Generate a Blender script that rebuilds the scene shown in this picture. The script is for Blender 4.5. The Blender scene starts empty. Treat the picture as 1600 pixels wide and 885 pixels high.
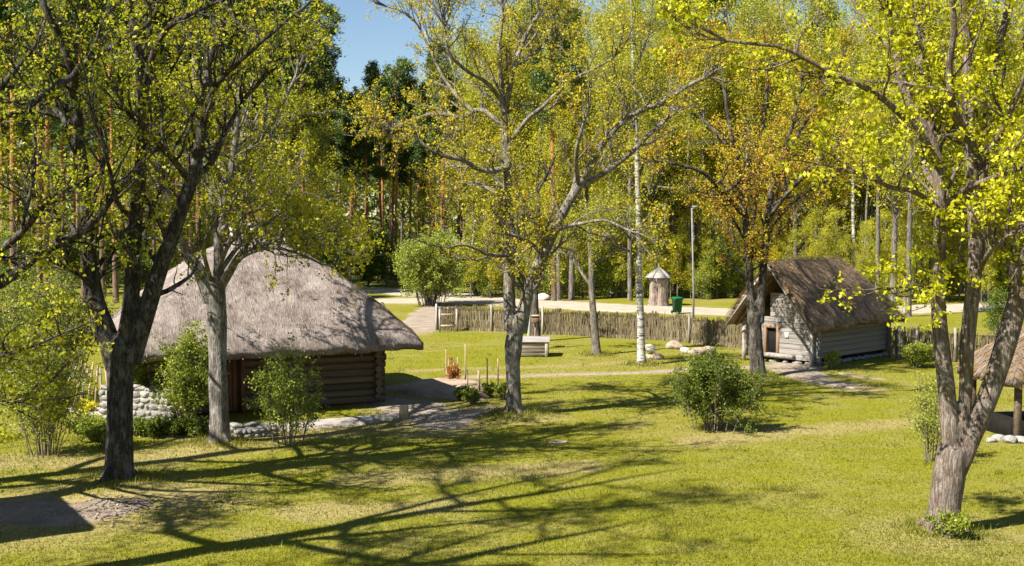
import bpy, math
import numpy as np
from mathutils import Vector, Matrix

SC = bpy.context.scene
COL = SC.collection
R = np.random.RandomState(7)

# ------------------------------------------------------------------ camera, sky, sun, exposure
F_PX, CX, CY, CAM_H, HORIZON = 1900.0, 800.0, 442.5, 6.3, 335.0
PITCH = math.atan((CY - HORIZON) / F_PX)
cam = bpy.data.cameras.new('camera')
cam.sensor_width = 36.0
cam.lens = 36.0 * F_PX / 1600.0
cam.clip_start, cam.clip_end = 0.5, 3000.0
camo = bpy.data.objects.new('camera', cam)
camo.location = (0, 0, CAM_H)
camo.rotation_euler = (math.pi / 2 - PITCH, 0, 0)
COL.objects.link(camo)
SC.camera = camo

SUN_EL = math.radians(46)
SHADOW = np.array([0.82, 0.572])          # direction in which shadows fall on the ground
world = bpy.data.worlds.new('World')
SC.world = world
world.use_nodes = True
wn = world.node_tree.nodes
sky = wn.new('ShaderNodeTexSky')
sky.sky_type = 'NISHITA'
sky.sun_disc = False
sky.sun_elevation = SUN_EL
sky.sun_rotation = math.atan2(-SHADOW[0], -SHADOW[1])
sky.altitude = 100
sky.air_density = 1.0
sky.dust_density = 0.0
sky.ozone_density = 3.0
wn['Background'].inputs['Strength'].default_value = 0.05
world.node_tree.links.new(sky.outputs[0], wn['Background'].inputs['Color'])

sun = bpy.data.lights.new('sun', 'SUN')
sun.energy = 5.0
sun.angle = math.radians(0.5)
sun.color = (1.0, 0.94, 0.84)
suno = bpy.data.objects.new('sun', sun)
_d = Vector((SHADOW[0] * math.cos(SUN_EL), SHADOW[1] * math.cos(SUN_EL), -math.sin(SUN_EL)))
suno.rotation_euler = _d.to_track_quat('-Z', 'Y').to_euler()
COL.objects.link(suno)

SC.view_settings.view_transform = 'Standard'
SC.view_settings.look = 'None'
SC.view_settings.exposure = 1.35
SC.view_settings.gamma = 1.0
SC.cycles.max_bounces = 8
SC.cycles.diffuse_bounces = 4
SC.cycles.transmission_bounces = 4
SC.cycles.transparent_max_bounces = 4


def P(px, py, Y):
    """world point seen at photo pixel (px, py), at depth Y in front of the camera"""
    a, b = (px - CX) / F_PX, -(py - CY) / F_PX
    c, s = math.cos(PITCH), math.sin(PITCH)
    d = np.array([a, c + b * s, -s + b * c])
    return np.array([0, 0, CAM_H]) + d * (Y / d[1])


def G(px, py, z=0.0):
    """point of the ground seen at photo pixel (px, py)"""
    a, b = (px - CX) / F_PX, -(py - CY) / F_PX
    c, s = math.cos(PITCH), math.sin(PITCH)
    d = np.array([a, c + b * s, -s + b * c])
    return np.array([0, 0, CAM_H]) + d * ((z - CAM_H) / d[2])


def gxy(px, py):
    g = G(px, py)
    return (g[0], g[1])


def to_px(p):
    c, s = math.cos(PITCH), math.sin(PITCH)
    v = np.array(p, float) - np.array([0, 0, CAM_H])
    f = v[1] * c - v[2] * s
    u = v[1] * s + v[2] * c
    return CX + F_PX * v[0] / f, CY - F_PX * u / f


# ------------------------------------------------------------------ small value noise
def vnoise(x, y, seed=0):
    x, y = np.asarray(x, float), np.asarray(y, float)
    xi, yi = np.floor(x).astype(np.int64), np.floor(y).astype(np.int64)
    xf, yf = x - xi, y - yi
    xf, yf = xf * xf * (3 - 2 * xf), yf * yf * (3 - 2 * yf)

    def h(a, b):
        n = (a * 374761393 + b * 668265263 + seed * 974634777) & 0xffffffff
        n = ((n ^ (n >> 13)) * 1274126177) & 0xffffffff
        return ((n ^ (n >> 16)) & 0xffff) / 65535.0
    return (h(xi, yi) * (1 - xf) + h(xi + 1, yi) * xf) * (1 - yf) + (h(xi, yi + 1) * (1 - xf) + h(xi + 1, yi + 1) * xf) * yf


def fbm(x, y, seed=0, o=4):
    r, a, t = 0, 0.5, 0
    for i in range(o):
        r = r + a * vnoise(np.asarray(x) * 2 ** i, np.asarray(y) * 2 ** i, seed + i)
        t += a
        a *= 0.5
    return r / t


# ------------------------------------------------------------------ materials
def new_mat(name):
    m = bpy.data.materials.new(name)
    m.use_nodes = True
    nt = m.node_tree
    for n in list(nt.nodes):
        nt.nodes.remove(n)
    out = nt.nodes.new('ShaderNodeOutputMaterial')
    return m, nt, out


def N(nt, typ, **kw):
    n = nt.nodes.new(typ)
    for k, v in kw.items():
        if k in n.inputs:
            n.inputs[k].default_value = v
        else:
            setattr(n, k, v)
    return n


def ramp(nt, fac, stops):
    r = nt.nodes.new('ShaderNodeValToRGB')
    el = r.color_ramp.elements
    while len(el) < len(stops):
        el.new(0.5)
    for e, (p, c) in zip(el, stops):
        e.position = p
        e.color = (*c, 1)
    nt.links.new(fac, r.inputs[0])
    return r.outputs[0]


def mixc(nt, fac, a, b, mode='MIX'):
    m = nt.nodes.new('ShaderNodeMix')
    m.data_type = 'RGBA'
    m.blend_type = mode
    if isinstance(fac, (int, float)):
        m.inputs[0].default_value = fac
    else:
        nt.links.new(fac, m.inputs[0])
    for i, v in ((6, a), (7, b)):
        if isinstance(v, tuple):
            m.inputs[i].default_value = (*v, 1)
        else:
            nt.links.new(v, m.inputs[i])
    return m.outputs[2]


def coords(nt, scale=(1, 1, 1), kind='Object'):
    tc = nt.nodes.new('ShaderNodeTexCoord')
    mp = nt.nodes.new('ShaderNodeMapping')
    mp.inputs['Scale'].default_value = scale
    nt.links.new(tc.outputs[kind], mp.inputs[0])
    return mp.outputs[0]


def noise(nt, vec, scale, detail=4, rough=0.55):
    n = N(nt, 'ShaderNodeTexNoise', Scale=scale, Detail=detail, Roughness=rough)
    nt.links.new(vec, n.inputs['Vector'])
    return n.outputs['Fac']


def bump(nt, h, strength, dist):
    b = N(nt, 'ShaderNodeBump', Strength=strength, Distance=dist)
    nt.links.new(h, b.inputs['Height'])
    return b.outputs[0]


def finish(nt, out, col, rough=0.85, normal=None, spec=0.25):
    b = nt.nodes.new('ShaderNodeBsdfPrincipled')
    b.inputs['Roughness'].default_value = rough
    b.inputs['Specular IOR Level'].default_value = spec
    if isinstance(col, tuple):
        b.inputs['Base Color'].default_value = (*col, 1)
    else:
        nt.links.new(col, b.inputs['Base Color'])
    if normal is not None:
        nt.links.new(normal, b.inputs['Normal'])
    nt.links.new(b.outputs[0], out.inputs[0])
    return b


def mathn(nt, op, a, b=None):
    m = nt.nodes.new('ShaderNodeMath')
    m.operation = op
    for i, v in ((0, a), (1, b)):
        if v is None:
            continue
        if isinstance(v, (int, float)):
            m.inputs[i].default_value = v
        else:
            nt.links.new(v, m.inputs[i])
    return m.outputs[0]


def mat_leaf(name, stops, trans=0.4):
    m, nt, out = new_mat(name)
    at = N(nt, 'ShaderNodeAttribute', attribute_name='tint')
    col = ramp(nt, at.outputs['Fac'], stops)
    d = nt.nodes.new('ShaderNodeBsdfPrincipled')
    d.inputs['Roughness'].default_value = 0.55
    d.inputs['Specular IOR Level'].default_value = 0.3
    t = nt.nodes.new('ShaderNodeBsdfTranslucent')
    nt.links.new(col, d.inputs['Base Color'])
    nt.links.new(col, t.inputs['Color'])
    mx = nt.nodes.new('ShaderNodeMixShader')
    mx.inputs[0].default_value = trans
    nt.links.new(d.outputs[0], mx.inputs[1])
    nt.links.new(t.outputs[0], mx.inputs[2])
    nt.links.new(mx.outputs[0], out.inputs[0])
    return m


def mat_bark(name, dark, light, moss=0.0, lichen=0.0, scale=1.0, strength=0.9):
    m, nt, out = new_mat(name)
    v = coords(nt, (1, 1, 0.13))
    n1 = noise(nt, v, 13 * scale, 6, 0.65)
    n0 = noise(nt, coords(nt, (1, 1, 0.4)), 34 * scale, 4, 0.6)
    ridge = mathn(nt, 'MINIMUM', mathn(nt, 'MULTIPLY', mathn(nt, 'ABSOLUTE', mathn(nt, 'SUBTRACT', n1, 0.5)), 6.0), 1.0)
    h = mathn(nt, 'ADD', mathn(nt, 'MULTIPLY', ridge, 0.6), mathn(nt, 'MULTIPLY', n0, 0.6))
    col = ramp(nt, h, [(0.22, dark), (0.72, light), (1.0, tuple(min(1, c * 1.25) for c in light))])
    if lichen > 0:
        big = noise(nt, coords(nt, (1, 1, 0.45)), 5.0, 7, 0.78)
        f = mathn(nt, 'MULTIPLY', ramp(nt, big, [(0.48, (0, 0, 0)), (0.62, (1, 1, 1))]), lichen)
        col = mixc(nt, f, col, (0.40, 0.385, 0.34))
    if moss > 0:
        big = noise(nt, coords(nt, (1, 1, 0.5)), 1.7, 6, 0.7)
        f = mathn(nt, 'MULTIPLY', ramp(nt, big, [(0.54, (0, 0, 0)), (0.66, (1, 1, 1))]), moss)
        col = mixc(nt, f, col, (0.15, 0.11, 0.014))
    finish(nt, out, col, 0.9, bump(nt, h, strength, 0.05), 0.15)
    return m


def mat_wood(name, a, b, grain=(1, 1, 1), scale=6.0, c=None):
    m, nt, out = new_mat(name)
    tc = nt.nodes.new('ShaderNodeTexCoord')
    oi = nt.nodes.new('ShaderNodeObjectInfo')
    mp = nt.nodes.new('ShaderNodeMapping')
    mp.inputs['Scale'].default_value = grain
    nt.links.new(tc.outputs['Object'], mp.inputs[0])
    ad = N(nt, 'ShaderNodeVectorMath', operation='ADD')
    nt.links.new(mp.outputs[0], ad.inputs[0])
    mul = mathn(nt, 'MULTIPLY', oi.outputs['Random'], 37.0)
    nt.links.new(mul, ad.inputs[1])
    n1 = noise(nt, ad.outputs[0], scale, 6, 0.65)
    n2 = noise(nt, ad.outputs[0], scale * 0.25, 3, 0.5)
    h = mathn(nt, 'ADD', mathn(nt, 'MULTIPLY', n1, 0.7), mathn(nt, 'MULTIPLY', n2, 0.3))
    col = ramp(nt, h, [(0.34, a), (0.62, b)] + ([(0.8, c)] if c else []))
    hv = mathn(nt, 'ADD', mathn(nt, 'MULTIPLY', oi.outputs['Random'], 0.4), 0.8)
    hs = N(nt, 'ShaderNodeHueSaturation')
    nt.links.new(col, hs.inputs['Color'])
    nt.links.new(hv, hs.inputs['Value'])
    finish(nt, out, hs.outputs[0], 0.8, bump(nt, n1, 0.5, 0.02), 0.2)
    return m


def mat_simple(name, a, b, scale=5.0, rough=0.85, bs=0.4, bd=0.02, detail=5):
    m, nt, out = new_mat(name)
    n1 = noise(nt, coords(nt), scale, detail, 0.6)
    finish(nt, out, ramp(nt, n1, [(0.3, a), (0.7, b)]), rough, bump(nt, n1, bs, bd))
    return m


def mat_thatch(name, stops, moss=None, bumpd=0.05):
    """thatch: UV.x runs along the eave, UV.y up the slope, both in metres"""
    m, nt, out = new_mat(name)
    uv = coords(nt, (1, 1, 1), 'UV')
    fine = N(nt, 'ShaderNodeMapping')
    fine.inputs['Scale'].default_value = (1.0, 0.16, 1)
    nt.links.new(uv, fine.inputs[0])
    n1 = noise(nt, fine.outputs[0], 28, 5, 0.7)
    n2 = noise(nt, uv, 1.3, 5, 0.6)
    n3 = noise(nt, uv, 5.5, 4, 0.6)
    f = mathn(nt, 'ADD', mathn(nt, 'MULTIPLY', n1, 0.40), mathn(nt, 'ADD', mathn(nt, 'MULTIPLY', n2, 0.38), mathn(nt, 'MULTIPLY', n3, 0.22)))
    col = ramp(nt, f, stops)
    if moss:
        at = N(nt, 'ShaderNodeAttribute', attribute_name='moss')
        ff = ramp(nt, mathn(nt, 'ADD', at.outputs['Fac'], mathn(nt, 'MULTIPLY', mathn(nt, 'SUBTRACT', n3, 0.5), 1.2)), [(0.45, (0, 0, 0)), (0.7, (1, 1, 1))])
        col = mixc(nt, ff, col, moss)
    hh = mathn(nt, 'ADD', n1, mathn(nt, 'MULTIPLY', n3, 1.0))
    finish(nt, out, col, 0.95, bump(nt, hh, 0.85, bumpd), 0.05)
    return m


M = {}
M['leaf_oak'] = mat_leaf('leaf_oak', [(0.0, (0.16, 0.2, 0.01)), (0.5, (0.42, 0.44, 0.015)), (0.85, (0.56, 0.52, 0.018)), (1.0, (0.56, 0.4, 0.02))], 0.45)
M['leaf_gold'] = mat_leaf('leaf_gold', [(0.0, (0.28, 0.29, 0.013)), (0.5, (0.47, 0.44, 0.016)), (0.8, (0.56, 0.46, 0.018)), (1.0, (0.54, 0.32, 0.02))], 0.45)
M['leaf_rust'] = mat_leaf('leaf_rust', [(0.0, (0.42, 0.42, 0.018)), (0.35, (0.54, 0.43, 0.02)), (0.7, (0.56, 0.3, 0.03)), (1.0, (0.44, 0.18, 0.028))], 0.45)
M['leaf_maple'] = mat_leaf('leaf_maple', [(0.0, (0.357, 0.374, 0.012)), (0.5, (0.476, 0.476, 0.012)), (1.0, (0.561, 0.527, 0.015))], 0.45)
M['leaf_birch'] = mat_leaf('leaf_birch', [(0.0, (0.255, 0.289, 0.025)), (0.5, (0.425, 0.442, 0.03)), (1.0, (0.527, 0.493, 0.034))], 0.5)
M['leaf_wood'] = mat_leaf('leaf_wood', [(0.0, (0.221, 0.255, 0.021)), (0.5, (0.408, 0.425, 0.03)), (0.85, (0.51, 0.468, 0.034)), (1.0, (0.51, 0.383, 0.034))], 0.5)
M['leaf_shrub'] = mat_leaf('leaf_shrub', [(0.0, (0.05, 0.083, 0.007)), (0.6, (0.115, 0.157, 0.011)), (1.0, (0.214, 0.239, 0.025))], 0.3)
M['leaf_lilac'] = mat_leaf('leaf_lilac', [(0.0, (0.132, 0.18, 0.014)), (0.6, (0.252, 0.3, 0.03)), (1.0, (0.384, 0.408, 0.06))], 0.35)
M['leaf_dark'] = mat_leaf('leaf_dark', [(0.0, (0.07, 0.11, 0.01)), (1.0, (0.2, 0.27, 0.02))], 0.3)
M['needle'] = mat_leaf('needle', [(0.0, (0.045, 0.085, 0.02)), (0.6, (0.11, 0.17, 0.035)), (1.0, (0.22, 0.27, 0.05))], 0.2)
M['needle_far'] = mat_leaf('needle_far', [(0.0, (0.06, 0.09, 0.018)), (1.0, (0.24, 0.26, 0.04))], 0.2)
M['larch'] = mat_leaf('larch', [(0.0, (0.12, 0.16, 0.02)), (0.6, (0.26, 0.31, 0.04)), (1.0, (0.36, 0.4, 0.06))], 0.35)
M['bark_oak'] = mat_bark('bark_oak', (0.011, 0.009, 0.007), (0.085, 0.072, 0.06), 0.5, 0.35)
M['bark_pale'] = mat_bark('bark_pale', (0.05, 0.042, 0.035), (0.29, 0.26, 0.23), 0.5, 0.75)
M['bark_mid'] = mat_bark('bark_mid', (0.045, 0.036, 0.028), (0.30, 0.26, 0.21), 0.7, 0.75)
M['bark_maple'] = mat_bark('bark_maple', (0.055, 0.040, 0.032), (0.29, 0.22, 0.175), 0.85, 0.4)
M['bark_dark'] = mat_bark('bark_dark', (0.013, 0.010, 0.009), (0.095, 0.078, 0.064), 0.2, 0.35)
M['bark_grey'] = mat_bark('bark_grey', (0.05, 0.042, 0.034), (0.22, 0.19, 0.155), 0.2, 0.3, 0.6)
M['twig'] = mat_simple('twig', (0.10, 0.08, 0.06), (0.24, 0.20, 0.16), 3)


def _birch():
    m, nt, out = new_mat('bark_birch')
    v = coords(nt, (1, 1, 5.0))
    n1 = noise(nt, v, 2.2, 4, 0.6)
    n2 = noise(nt, coords(nt), 1.5, 4, 0.6)
    c = ramp(nt, n1, [(0.40, (0.03, 0.027, 0.025)), (0.48, (0.38, 0.365, 0.33)), (1.0, (0.56, 0.545, 0.51))])
    c = mixc(nt, ramp(nt, n2, [(0.50, (0, 0, 0)), (0.64, (0.85, 0.85, 0.85))]), c, (0.15, 0.135, 0.11))
    finish(nt, out, c, 0.7, bump(nt, n1, 0.4, 0.02))
    return m


def _pine():
    m, nt, out = new_mat('bark_pine')
    tc = nt.nodes.new('ShaderNodeTexCoord')
    sx = nt.nodes.new('ShaderNodeSeparateXYZ')
    nt.links.new(tc.outputs['Object'], sx.inputs[0])
    n1 = noise(nt, coords(nt, (1, 1, 0.3)), 7, 5, 0.65)
    z = mathn(nt, 'ADD', mathn(nt, 'MULTIPLY', sx.outputs['Z'], 0.075), mathn(nt, 'MULTIPLY', mathn(nt, 'SUBTRACT', n1, 0.5), 0.5))
    lo = ramp(nt, n1, [(0.3, (0.05, 0.034, 0.026)), (0.7, (0.23, 0.15, 0.105))])
    hi = ramp(nt, n1, [(0.3, (0.20, 0.075, 0.03)), (0.7, (0.46, 0.21, 0.085))])
    c = mixc(nt, ramp(nt, z, [(0.25, (0, 0, 0)), (0.8, (1, 1, 1))]), lo, hi)
    finish(nt, out, c, 0.9, bump(nt, n1, 0.8, 0.05))
    return m


M['bark_birch'] = _birch()
M['bark_pine'] = _pine()
M['log_brown'] = mat_wood('log_brown', (0.045, 0.030, 0.020), (0.17, 0.125, 0.085), (0.12, 1, 1), 9, (0.22, 0.17, 0.12))
M['log_grey'] = mat_wood('log_grey', (0.10, 0.09, 0.08), (0.30, 0.275, 0.245), (0.18, 1, 1), 8, (0.39, 0.36, 0.33))
M['log_side'] = mat_wood('log_side', (0.10, 0.085, 0.065), (0.30, 0.25, 0.19), (0.12, 1, 1), 8, (0.38, 0.33, 0.26))
M['wood_red'] = mat_wood('wood_red', (0.07, 0.03, 0.018), (0.18, 0.085, 0.05), (1, 1, 0.15), 9)
M['wood_tan'] = mat_wood('wood_tan', (0.11, 0.07, 0.045), (0.26, 0.17, 0.11), (1, 1, 0.15), 9)
M['board_grey'] = mat_wood('board_grey', (0.16, 0.145, 0.13), (0.36, 0.335, 0.305), (0.15, 1, 1), 10)
M['post_grey'] = mat_wood('post_grey', (0.16, 0.14, 0.12), (0.42, 0.38, 0.33), (1, 1, 0.12), 10)
M['post_white'] = mat_wood('post_white', (0.42, 0.40, 0.37), (0.68, 0.66, 0.62), (1, 1, 0.12), 10)
M['stake'] = mat_wood('stake', (0.20, 0.14, 0.08), (0.44, 0.34, 0.21), (1, 1, 0.12), 10)
M['dark'] = mat_simple('dark_inside', (0.004, 0.0035, 0.003), (0.011, 0.009, 0.007), 4)  # near-black, puts interior shade into the colour of doorway and log gaps
M['stone_white'] = mat_wood('stone_white', (0.12, 0.11, 0.10), (0.34, 0.325, 0.30), (1, 1, 1), 3.0, (0.45, 0.43, 0.41))
M['stone_tan'] = mat_simple('stone_tan', (0.20, 0.155, 0.11), (0.44, 0.36, 0.27), 4, 0.9, 0.7, 0.03)
M['stone_pale'] = mat_simple('stone_pale', (0.36, 0.32, 0.25), (0.62, 0.57, 0.48), 4, 0.9, 0.7, 0.03)
M['stone_grey'] = mat_simple('stone_grey', (0.15, 0.14, 0.125), (0.38, 0.36, 0.33), 4, 0.9, 0.7, 0.03)
M['thatch_house'] = mat_thatch('thatch_house', [(0.35, (0.068, 0.053, 0.045)), (0.5, (0.232, 0.192, 0.172)), (0.63, (0.376, 0.324, 0.296))], (0.15, 0.085, 0.014))
M['thatch_hut'] = mat_thatch('thatch_hut', [(0.36, (0.088, 0.056, 0.033)), (0.5, (0.376, 0.26, 0.166)), (0.64, (0.619, 0.474, 0.343))], (0.14, 0.105, 0.016), 0.10)
M['straw_pale'] = mat_leaf('straw_pale', [(0.0, (0.096, 0.076, 0.06)), (0.5, (0.272, 0.228, 0.192)), (1.0, (0.416, 0.36, 0.312))], 0.05)
M['straw_brown'] = mat_leaf('straw_brown', [(0.0, (0.094, 0.058, 0.034)), (0.5, (0.27, 0.187, 0.12)), (1.0, (0.458, 0.343, 0.229))], 0.05)
M['stick'] = mat_leaf('stick', [(0.0, (0.055, 0.042, 0.024)), (0.45, (0.125, 0.098, 0.056)), (0.8, (0.19, 0.152, 0.088)), (1.0, (0.29, 0.245, 0.155))], 0.0)
M['grass_blade'] = mat_leaf('grass_blade', [(0.0, (0.1, 0.12, 0.01)), (0.5, (0.19, 0.195, 0.016)), (0.8, (0.26, 0.24, 0.035)), (1.0, (0.34, 0.28, 0.1))], 0.3)
M['green_plastic'] = mat_simple('green_plastic', (0.006, 0.085, 0.035), (0.010, 0.12, 0.05), 3, 0.4, 0.05, 0.005)
M['black_rubber'] = mat_simple('black_rubber', (0.012, 0.012, 0.012), (0.02, 0.02, 0.02), 3, 0.7)
M['metal_grey'] = mat_simple('metal_grey', (0.13, 0.13, 0.125), (0.22, 0.22, 0.21), 6, 0.55, 0.1, 0.005)
M['lamp_glass'] = mat_simple('lamp_glass', (0.5, 0.52, 0.55), (0.6, 0.62, 0.65), 3, 0.3, 0.05, 0.005)
M['paper_sign'] = mat_simple('paper_sign', (0.66, 0.72, 0.66), (0.74, 0.78, 0.72), 12, 0.6, 0.05, 0.002)
M['pane'] = mat_simple('window_pane', (0.02, 0.022, 0.025), (0.04, 0.042, 0.045), 3, 0.12, 0.02, 0.002)
M['flower_yellow'] = mat_leaf('flower_yellow', [(0.0, (0.55, 0.48, 0.01)), (1.0, (0.80, 0.72, 0.03))], 0.3)
M['flower_red'] = mat_leaf('flower_red', [(0.0, (0.264, 0.09, 0.03)), (1.0, (0.504, 0.252, 0.06))], 0.3)


def _soil(name, stops, scale=2.0, bd=0.04):
    m, nt, out = new_mat(name)
    v = coords(nt)
    n1 = noise(nt, v, scale, 6, 0.65)
    n2 = noise(nt, v, 26, 5, 0.75)
    f = mathn(nt, 'ADD', mathn(nt, 'MULTIPLY', n1, 0.6), mathn(nt, 'MULTIPLY', n2, 0.4))
    finish(nt, out, ramp(nt, f, stops), 0.95, bump(nt, mathn(nt, 'ADD', n2, n1), 0.6, bd), 0.1)
    return m


M['road'] = _soil('road_gravel', [(0.35, (0.286, 0.245, 0.19)), (0.65, (0.435, 0.388, 0.313))], 0.6)
M['sand'] = _soil('path_sand', [(0.32, (0.159, 0.127, 0.094)), (0.5, (0.275, 0.224, 0.173)), (0.68, (0.376, 0.318, 0.252))], 1.2)
M['bare'] = _soil('bare_soil', [(0.32, (0.12, 0.092, 0.068)), (0.5, (0.24, 0.188, 0.14)), (0.68, (0.352, 0.288, 0.224))], 1.0)
M['gravel'] = _soil('gravel_apron', [(0.35, (0.231, 0.197, 0.163)), (0.65, (0.449, 0.408, 0.36))], 3.0)
M['garden_soil'] = _soil('garden_soil', [(0.32, (0.18, 0.126, 0.086)), (0.5, (0.342, 0.252, 0.18)), (0.68, (0.468, 0.36, 0.27))], 1.5)


def _ground():
    m, nt, out = new_mat('lawn')
    v = coords(nt)
    big = noise(nt, v, 0.16, 5, 0.6)
    mid = noise(nt, coords(nt, (0.7, 1.3, 1)), 0.9, 6, 0.65)
    fin = noise(nt, v, 9, 6, 0.75)
    at = N(nt, 'ShaderNodeAttribute', attribute_name='dry')
    fl = N(nt, 'ShaderNodeAttribute', attribute_name='forest')
    green = ramp(nt, fin, [(0.28, (0.065, 0.075, 0.006)), (0.5, (0.165, 0.165, 0.011)), (0.72, (0.235, 0.215, 0.022))])
    dry = ramp(nt, fin, [(0.28, (0.13, 0.10, 0.035)), (0.5, (0.25, 0.205, 0.075)), (0.72, (0.34, 0.285, 0.13))])
    f = mathn(nt, 'ADD', mathn(nt, 'MULTIPLY', big, 0.5), mathn(nt, 'ADD', mathn(nt, 'MULTIPLY', mid, 0.6), mathn(nt, 'MULTIPLY', fin, 0.15)))
    f = mathn(nt, 'ADD', f, mathn(nt, 'MULTIPLY', at.outputs['Fac'], 0.28))
    c = mixc(nt, ramp(nt, f, [(0.58, (0, 0, 0)), (0.86, (1, 1, 1))]), green, dry)
    litter = ramp(nt, fin, [(0.3, (0.09, 0.095, 0.018)), (0.7, (0.24, 0.23, 0.05))])
    c = mixc(nt, fl.outputs['Fac'], c, litter)
    h = mathn(nt, 'ADD', mathn(nt, 'MULTIPLY', fin, 0.5), mathn(nt, 'MULTIPLY', mid, 0.5))
    finish(nt, out, c, 0.95, bump(nt, h, 0.5, 0.09), 0.08)
    return m


M['lawn'] = _ground()

# ------------------------------------------------------------------ mesh helpers
def tag(o, label=None, cat=None, group=None, kind=None):
    if label:
        o['label'] = label
    if cat:
        o['category'] = cat
    if group:
        o['group'] = group
    if kind:
        o['kind'] = kind
    return o


def empty(name, loc=(0, 0, 0), rz=0.0):
    o = bpy.data.objects.new(name, None)
    o.empty_display_size = 0.3
    o.location = tuple(float(c) for c in loc)
    o.rotation_euler = (0, 0, rz)
    COL.objects.link(o)
    return o


def make_mesh(name, verts, faces, mat=None, smooth=True, attrs=None, uv=None):
    """faces: a list of arrays, each (n, k)"""
    me = bpy.data.meshes.new(name)
    verts = np.asarray(verts, np.float32)
    if isinstance(faces, np.ndarray):
        faces = [faces]
    faces = [np.asarray(f, np.int32) for f in faces if len(f)]
    me.vertices.add(len(verts))
    me.vertices.foreach_set('co', verts.ravel())
    idx = np.concatenate([f.ravel() for f in faces])
    cnt = np.concatenate([np.full(len(f), f.shape[1], np.int32) for f in faces])
    start = np.concatenate([[0], np.cumsum(cnt)[:-1]]).astype(np.int32)
    me.loops.add(len(idx))
    me.loops.foreach_set('vertex_index', idx)
    me.polygons.add(len(cnt))
    me.polygons.foreach_set('loop_start', start)
    if smooth:
        me.polygons.foreach_set('use_smooth', np.ones(len(cnt), bool))
    for k, a in (attrs or {}).items():
        at = me.attributes.new(k, 'FLOAT', 'POINT')
        at.data.foreach_set('value', np.asarray(a, np.float32))
    if uv is not None:
        ul = me.uv_layers.new(name='UVMap')
        ul.data.foreach_set('uv', np.asarray(uv, np.float32)[idx].ravel())
    me.update(calc_edges=True)
    if mat is not None:
        me.materials.append(mat)
    return me


def obj(name, me, parent=None, loc=(0, 0, 0), rot=(0, 0, 0), scale=(1, 1, 1)):
    o = bpy.data.objects.new(name, me)
    o.location, o.rotation_euler, o.scale = tuple(map(float, loc)), rot, scale
    COL.objects.link(o)
    if parent is not None:
        o.parent = parent
    return o


class MB:
    """collects shapes for one mesh"""

    def __init__(self):
        self.v, self.f, self.n = [], [], 0

    def add(self, v, faces):
        v = np.asarray(v, float)
        for f in (faces if isinstance(faces, list) else [faces]):
            self.f.append(np.asarray(f, np.int64) + self.n)
        self.v.append(v)
        self.n += len(v)
        return self

    def box(self, c, s, rz=0.0, bev=0.0, taper=1.0):
        sx, sy, sz = s[0] / 2, s[1] / 2, s[2] / 2
        if bev <= 0:
            v = np.array([[x, y, z] for z in (-sz, sz) for x, y in ((-sx, -sy), (sx, -sy), (sx, sy), (-sx, sy))])
            v[4:, :2] *= taper
            f = [np.array([[0, 3, 2, 1], [4, 5, 6, 7], [0, 1, 5, 4], [1, 2, 6, 5], [2, 3, 7, 6], [3, 0, 4, 7]])]
        else:
            b = bev
            ring = [(-sx + b, -sy), (sx - b, -sy), (sx, -sy + b), (sx, sy - b), (sx - b, sy), (-sx + b, sy), (-sx, sy - b), (-sx, -sy + b)]
            ri = [(x * (1 - b / sx), y * (1 - b / sy)) for x, y in ring]
            v = np.array([[x, y, -sz] for x, y in ri] + [[x, y, -sz + b] for x, y in ring] + [[x * taper, y * taper, sz - b] for x, y in ring] + [[x * taper, y * taper, sz] for x, y in ri])
            q = [[r * 8 + i, r * 8 + (i + 1) % 8, r * 8 + 8 + (i + 1) % 8, r * 8 + 8 + i] for r in range(3) for i in range(8)]
            f = [np.array(q), np.array([[7, 6, 5, 4, 3, 2, 1, 0], [24, 25, 26, 27, 28, 29, 30, 31]])]
        ca, sa = math.cos(rz), math.sin(rz)
        v = v @ np.array([[ca, sa, 0], [-sa, ca, 0], [0, 0, 1]]) + np.asarray(c, float)
        return self.add(v, f)

    def tube(self, pts, rad, sides=8, cap=True):
        v, f = tubes(np.asarray(pts, float)[None], np.atleast_2d(np.broadcast_to(np.asarray(rad, float), (len(pts),))), sides)
        fs = [f]
        if cap:
            k = len(pts)
            fs.append(np.array([list(range(sides))[::-1], [(k - 1) * sides + i for i in range(sides)]]))
        return self.add(v, fs)

    def mesh(self, name, mat, smooth=False, **kw):
        return make_mesh(name, np.concatenate(self.v), self.f, mat, smooth, **kw)

    def build(self, name, mat, parent=None, smooth=False, **kw):
        return obj(name, self.mesh(name, mat, smooth), parent, **kw)


def nrm(a):
    return a / np.maximum(np.linalg.norm(a, axis=-1, keepdims=True), 1e-9)


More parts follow.
